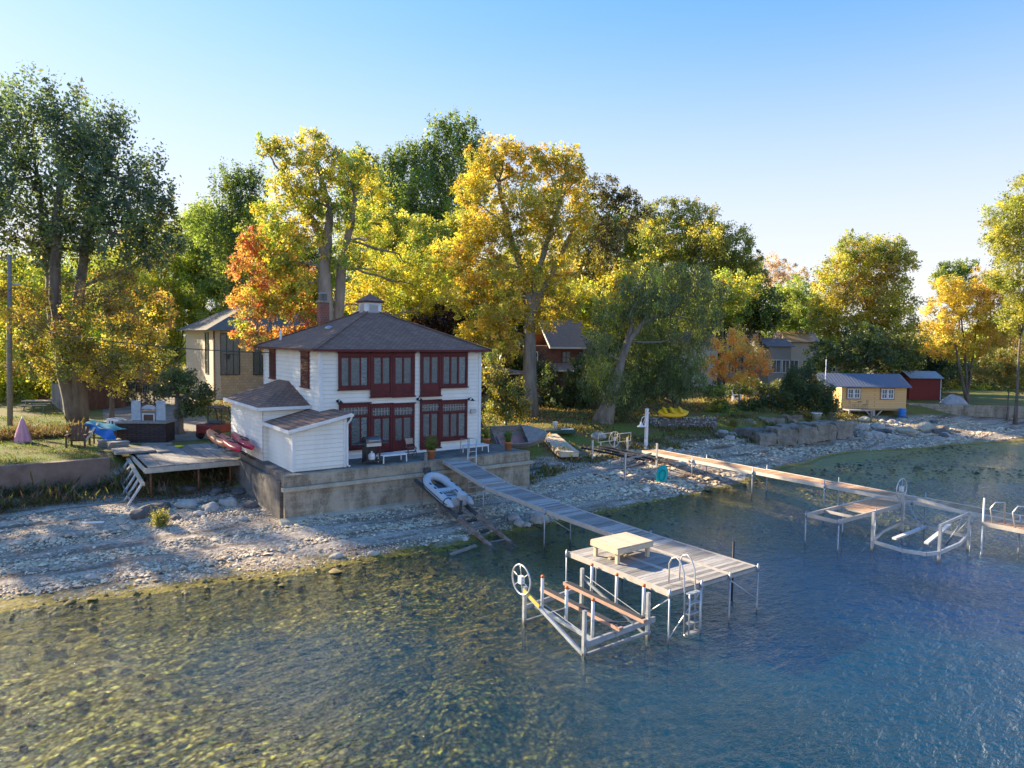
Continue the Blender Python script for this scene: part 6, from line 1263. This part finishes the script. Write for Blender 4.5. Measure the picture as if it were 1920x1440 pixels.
for x in (-1.5,.2,1.8,3.5): tbuild(MB().box(x-.07,x+.07,-.87,-.73,0,2.5), xf, 'porch_post', M('post_brown', (.3,.17,.1), .7, .2), t)
tbuild(MB().box(-1.6,3.6,-.9,1.5,-.02,.35), xf, 'porch_floor', BROWNW, t)
for x, z_ in ((-3.4,1.5),(-3.4,3.9),(.4,3.95),(2.3,3.95),(2.6,1.4)):
    q = xf @ Vector((x,1.48,z_)); simple_window(t, q, xf.to_3x3() @ Vector((1,0,0)), 1.0, 1.3, PLASTW if x < 0 or z_ < 2 else BROWNW, 2, 2, xf.to_3x3() @ Vector((0,-1,0)))
for i, (pa, pb, lab) in enumerate((((2.2,.6,5.1),(3.4,-.2,2.7),'long timber ladder leaning on the upper roof of the brown house'),((.1,-1.0,2.6),(1.0,-2.0,0.05),'short timber ladder leaning on the porch of the brown house'))):
    a, b = xf @ Vector(pa), xf @ Vector(pb); l_ = thing('wooden_ladder', lab, 'ladder', b, 'ladders on the brown house'); s = (xf.to_3x3() @ Vector((.25,.0,0)))
    for k in (-1,1): MB().bar(a+s*k, b+s*k, .06).build('rail', OLDW, l_)
    m = MB()
    for k in range(9): q = a.lerp(b, (k+.5)/9); m.bar(q-s, q+s, .035)
    m.build('rung', OLDW, l_)
# far cottages
def cottage(name, label, px0, px1, pyb, pyeave, pyridge, d, wall, roof, gable=False, dep=6, wins=(), timber=False, ridge_in=.0, zb=1.9):
    c = D((px0+px1)/2, pyb, d); c.z = zb; xf = oriented(c, -YAW); w = (px1-px0)*d/FPX; he = D((px0+px1)/2, pyeave, d).z-zb; hr = D((px0+px1)/2, pyridge, d).z-zb; t = thing(name, label, 'house', c)
    tbuild(MB().box(-w/2,w/2,0,dep,-.1,he), xf, 'wall', wall, t); o_ = .35
    if gable:
        m = MB().add([(-w/2-o_,-o_,he-.15),(0,-o_,hr),(0,dep,hr),(-w/2-o_,dep,he-.15)], [(0,1,2,3)]).add([(w/2+o_,-o_,he-.15),(0,-o_,hr),(0,dep,hr),(w/2+o_,dep,he-.15)], [(3,2,1,0)])
        tbuild(MB().add([(-w/2,0,he),(w/2,0,he),(0,0,hr-.1),(-w/2,.1,he),(w/2,.1,he),(0,.1,hr-.1)], [(0,1,2),(5,4,3)]), xf, 'gable', wall, t)
    else:
        m = MB().add([(-w/2-o_,-o_,he-.05),(w/2+o_,-o_,he-.05),(w/2+o_-ridge_in,dep/2,hr),(-w/2-o_+ridge_in,dep/2,hr),(w/2+o_,dep+o_,he-.05),(-w/2-o_,dep+o_,he-.05)], [(0,1,2,3),(3,2,4,5),(0,3,5),(1,4,2)])
    o = tbuild(m, xf, 'roof', roof, t); o.modifiers.new('s','SOLIDIFY').thickness = .1
    for (fx, fz, ww, hh) in wins: q = xf @ Vector((fx*w/2, -.01, fz*he)); simple_window(t, q, RIGHT, ww, hh, PLASTW, 2, 1, -HEAD)
    if timber:
        m = MB()
        for k in range(7): x = -w/2+w*k/6; zt = he+(hr-he)*(1-abs(x)/(w/2))*.95; m.box(x-.07,x+.07,-.06,-.012,he*.3,max(he*.5,zt-.15))
        for z_ in (he*.45, he, he+(hr-he)*.5): ww = w/2*(1 if z_ <= he else .5); m.box(-ww,ww,-.08,-.062,z_-.06,z_+.06)
        tbuild(m, xf, 'half_timbering', BROWNW, t)
    return t
WW = M('cottage_white', (.62,.62,.6), .7, .1); DR = M('dark_roof', (.06,.05,.05), .85, .2); GW = M('cottage_grey', (.27,.26,.24), .7, .12); TR_ = M('tan_metal_roof', (.40,.27,.17), .5, .15, stretch=(8,1,1)); SR = M('slate_roof', (.17,.17,.20), .8, .2)
cottage('white_cottage', 'white cottage with dark roof partly hidden behind the lower willow', 1262, 1345, 690, 645, 622, 90, WW, DR, wins=((-.5,.6,1.,1.),(.2,.6,1.,1.)))
cottage('white_cottage', 'white gabled cottage just right of the distant grey pole', 1368, 1402, 690, 650, 625, 96, WW, DR, gable=True, timber=True)
cottage('white_cottage', 'white half timbered gabled cottage above the small orange maple', 1402, 1440, 690, 655, 622, 94, WW, DR, gable=True, timber=True, wins=((-.4,.4,.9,1.),(.4,.4,.9,1.)))
cottage('grey_house', 'grey house with low slate roof behind the parked car', 1440, 1482, 695, 648, 634, 84, GW, SR, wins=((-.3,.55,1.2,1.6),(.55,.55,.9,1.6)))
cottage('cream_house', 'cream house front with tan metal roof right of the grey house', 1478, 1530, 695, 640, 616, 90, M('cream_wall',(.52,.47,.38),.7,.1), TR_, wins=((-.6,.5,1.1,1.3),(.3,.5,1.1,1.3)))
cottage('dark_roof_house', 'long brown roofed house mostly hidden by the low dark maple', 1530, 1590, 695, 655, 632, 98, M('cream_wall',(.52,.47,.38),.7,.1), SR, wins=((0,.5,1.,1.2),))
cottage('ochre_house', 'ochre house with one white window seen through the golden orange maples', 1742, 1800, 688, 652, 630, 112, M('ochre_wall', (.46,.33,.18), .8, .15), M('ochre_roof', (.34,.24,.16), .8, .15), wins=((-.2,.5,1.4,1.8),))
# parked car
c = D(1457, 712, 73); c.z = 1.92+.0; xf = oriented(c, -YAW+R(8)); t = thing('parked_car', 'dark parked car half hidden behind the hedge', 'car', c); CP = M('car_paint', (.03,.035,.04), .25, .2, spec=.6)
def loftcar(prof, wd, taper):
    m = MB(); n = len(prof); V = [(x, -wd/2*tp, z) for (x,z,tp) in prof]+[(x, wd/2*tp, z) for (x,z,tp) in prof]; m.add(V, [tuple(range(n-1,-1,-1)), tuple(range(n,2*n))]+[(i,(i+1)%n,n+(i+1)%n,n+i) for i in range(n)]); return m
tbuild(loftcar([(-2.2,.35,1),(-2.25,.75,1),(-2.1,.95,.97),(-1.3,1.0,.95),(1.0,1.0,.95),(2.1,.85,.95),(2.25,.6,.98),(2.2,.35,1)], 1.8, 0), xf, 'body', CP, t, bevel=.05)
tbuild(loftcar([(-1.5,1.0,.93),(-1.1,1.42,.8),(.3,1.44,.8),(1.0,1.0,.92)], 1.8, 0), xf, 'windows', GLASS, t, bevel=.03); tbuild(MB().box(-1.1,.3,-.68,.68,1.445,1.475), xf, 'roof', CP, t, bevel=.01)
for x in (-1.4,1.4):
    for y in (-.82,.82): m = MB().lathe([(0,-.1),(.3,-.1),(.33,-.06),(.33,.06),(.3,.1),(0,.1)], (0,0,0), 18); m.xform(xf @ Matrix.Translation((x,y,.33)) @ Matrix.Rotation(R(90),4,'X')); o = m.build('wheel', BLACK, t); m = MB().lathe([(0,-.11),(.2,-.11),(.2,.11),(0,.11)], (0,0,0), 12); m.xform(xf @ Matrix.Translation((x,y,.33)) @ Matrix.Rotation(R(90),4,'X')); m.build('rim', STEEL, o)
# ------------------------------------------------------------------ ground cover (nobody could count it)
def cover(name, label, fn, n, pal, h, seed, cat='weeds', w=.35, up=2.2):
    r = np.random.default_rng(seed); X_, Y_ = fn(r, n); Z_ = Hh(X_, Y_); n = len(X_); k = 1
    a = r.normal(size=(n,3)); a[:,2] = np.abs(a[:,2])+up; a /= np.linalg.norm(a,axis=1)[:,None]; b = np.cross(a, r.normal(size=(n,3))); b /= np.linalg.norm(b,axis=1)[:,None]
    hh = h*np.exp(r.normal(0,.4,n))[:,None]*(.6+.8*(np.sin(X_*1.3+Y_*2.1)*np.sin(Y_*1.1-X_*.7) > 0))[:,None]; off = (r.uniform(0,1,(n,1))**2)*hh*1.2
    p = np.stack([X_,Y_,Z_],1)+np.array([0,0,1])*off*.8; V = np.stack([p, p+a*hh*.5+b*hh*w*.5, p+a*hh, p+a*hh*.5-b*hh*w*.5],1).reshape(-1,3); F = np.arange(len(V)).reshape(-1,4)
    pal = np.array(pal); C = pal[r.integers(0,len(pal),n)]*np.exp(r.normal(0,.3,(n,1))); tag(npmesh(name, V, F, LEAF, None, np.clip(C,0,.9)), label, cat, kind='stuff')
def inlet(r, n):
    X_ = r.uniform(-16, 8.4, n); Y_ = r.uniform(32.2, 36.4, n); e = 33.8+.6*np.sin(X_*.7)+r.normal(0,.35,n); m = (Y_ > e) & (Y_ < 36.4) & ~((X_ > 4.6) & (r.uniform(size=n) < .6)); return X_[m], Y_[m]
cover('shore_weeds', 'tangled brown and green weeds below the mossy retaining wall', inlet, 130000, [(.06,.075,.02),(.10,.11,.025),(.16,.09,.04),(.13,.06,.04),(.12,.11,.03)], .15, 1, 'weeds', .13, .9)
def lawn(r, n):
    X_ = r.uniform(-18, 3.4, n); Y_ = 37+(r.uniform(0,1,n)**1.3)*22; return X_, Y_
cover('lawn_grass', 'mown green grass of the left lawn with fallen leaves', lawn, 150000, [(.06,.09,.015),(.09,.13,.02),(.045,.07,.015),(.12,.12,.03)], .04, 2, 'grass', .35)
def bank(r, n):
    X_ = r.uniform(21, 66, n); yb, yl = lin(X_, YB), lin(X_, YL); Y_ = yb-1.2+(yl-yb+2)*r.uniform(0,1,n); m = (np.sin(X_*.9+Y_*.7)+.8*np.sin(X_*.31-Y_*1.3)+r.normal(0,.6,n)) > .1; return X_[m], Y_[m]
cover('bank_grass', 'dry yellow green grass and leaves on the right bank', bank, 110000, [(.12,.14,.03),(.17,.15,.04),(.15,.10,.03),(.10,.07,.03),(.22,.17,.04),(.09,.12,.03)], .075, 3, 'grass', .5, 1.4)
def wood(r, n):
    X_ = r.uniform(4, 75, n); Y_ = r.uniform(37, 64, n); m = ~((X_ > 8) & (X_ < 21) & (Y_ < 39)) & ~((X_ > 3.5) & (X_ < 11.5)); return X_[m], Y_[m]
cover('fallen_leaves', 'orange and yellow fallen leaves scattered on the ground behind the house', wood, 110000, [(.40,.24,.05),(.30,.14,.04),(.16,.10,.04),(.10,.11,.03),(.08,.07,.03)], .075, 4, 'leaves', .7, .2)
def yard(r, n):
    X_ = r.uniform(-8, 3.4, n); Y_ = r.uniform(45.5, 49.5, n); return X_, Y_
cover('garden_brush', 'dark tangled brush and twigs across the back of the left lawn', yard, 60000, [(.07,.05,.03),(.10,.06,.04),(.06,.07,.02),(.13,.09,.05)], .13, 5, 'brush', .14, .8)
for i, (px, py, lab) in enumerate([(300,985,'tall yellow weed growing in the pebbles near the dark flat boulder'),(490,900,'bright green weed at the terrace side wall'),(1055,860,'yellow green weed beside the timber ramp'),(1418,812,'weed growing before the dark low concrete slab'),(1497,800,'weed on top of the long wall row'),(1540,797,'weed between two blocks of the long wall row'),(1375,806,'lime green weed left of the concrete blocks')]):
    p = GH(px, py); V, F_, C, CC = foliage([(p+Vector((0,0,.16)), .2, .2, .16)], [(.22,.22,.05),(.15,.18,.04),(.3,.26,.06)], leaf=.06, seed=200+i, cover=.4, spike=1.5); t = thing('beach_weed', lab, 'plant', p, 'weeds on the beach'); npmesh('foliage', V, F_, LEAF, t, C)
# ------------------------------------------------------------------ camera, sky, sun
cam = bpy.data.cameras.new('camera'); co = bpy.data.objects.new('camera', cam); COL.objects.link(co); SC.camera = co
cam.sensor_width = 36; cam.lens = 36*FPX/1920; cam.clip_end = 4000; cam.clip_start = .1
co.matrix_world = Matrix(((_r2.x, _u2.x, -_f.x, 0), (_r2.y, _u2.y, -_f.y, 0), (_r2.z, _u2.z, -_f.z, CAMH), (0,0,0,1)))
AZ = math.atan2(-.41, .912); EL = R(23.5)          # towards the sun: x = sin(AZ), y = cos(AZ)
w = bpy.data.worlds.new('World'); SC.world = w; w.use_nodes = True; nt = w.node_tree; nt.nodes.clear()
sky = nt.nodes.new('ShaderNodeTexSky'); sky.sky_type = 'NISHITA'; sky.sun_disc = False
sky.sun_elevation = EL; sky.sun_rotation = AZ; sky.air_density = 1.0; sky.dust_density = .2; sky.ozone_density = 1.6; sky.altitude = 0
bg = nt.nodes.new('ShaderNodeBackground'); bg.inputs[1].default_value = .45; wo = nt.nodes.new('ShaderNodeOutputWorld')
def vm(op, a, b):
    n = nt.nodes.new('ShaderNodeVectorMath'); n.operation = op
    for i, v in enumerate((a, b)):
        if isinstance(v, bpy.types.NodeSocket): nt.links.new(v, n.inputs[i])
        else: n.inputs[i].default_value = v
    return n.outputs[0]
# soft shoulder so that the glow near the sun does not burn out; slightly bluer zenith
_g = vm('MULTIPLY', sky.outputs[0], (.74, .89, 1.45)); _s = vm('DIVIDE', _g, vm('ADD', vm('MULTIPLY', _g, (.20, .20, .19)), (1, 1, 1)))
_h = nt.nodes.new('ShaderNodeHueSaturation'); _h.inputs['Saturation'].default_value = 1.22; nt.links.new(_s, _h.inputs['Color']); 
_tc = nt.nodes.new('ShaderNodeTexCoord'); _sx = nt.nodes.new('ShaderNodeSeparateXYZ'); nt.links.new(_tc.outputs['Generated'], _sx.inputs[0])
_mr = nt.nodes.new('ShaderNodeMapRange'); _mr.interpolation_type = 'SMOOTHSTEP'; nt.links.new(_sx.outputs[2], _mr.inputs[0])
_mr.inputs[1].default_value = .45; _mr.inputs[2].default_value = -.02; _mr.inputs[3].default_value = 0; _mr.inputs[4].default_value = .88
_mx = nt.nodes.new('ShaderNodeMix'); _mx.data_type = 'RGBA'; nt.links.new(_mr.outputs[0], _mx.inputs[0]); nt.links.new(_h.outputs[0], _mx.inputs[6]); _mx.inputs[7].default_value = (2.4, 2.28, 2.10, 1)   # pale warm haze low over the horizon
nt.links.new(_mx.outputs[2], bg.inputs[0]); nt.links.new(bg.outputs[0], wo.inputs[0])
sun = bpy.data.lights.new('sun', 'SUN'); sun.energy = 18; sun.angle = R(.53); sun.color = (1, .82, .55)
so = bpy.data.objects.new('sun', sun); COL.objects.link(so)
d = Vector((math.sin(AZ)*math.cos(EL), math.cos(AZ)*math.cos(EL), math.sin(EL)))
so.rotation_euler = d.to_track_quat('Z', 'Y').to_euler(); so.location = (0, 0, 60)
SC.view_settings.view_transform = 'Standard'; SC.view_settings.look = 'None'; SC.view_settings.exposure = 0; SC.view_settings.gamma = 1.18
c = SC.cycles; c.max_bounces = 8; c.diffuse_bounces = 3; c.glossy_bounces = 3; c.transparent_max_bounces = 12; c.transmission_bounces = 4
c.sample_clamp_indirect = 4; c.caustics_reflective = False; c.caustics_refractive = False; c.use_denoising = True
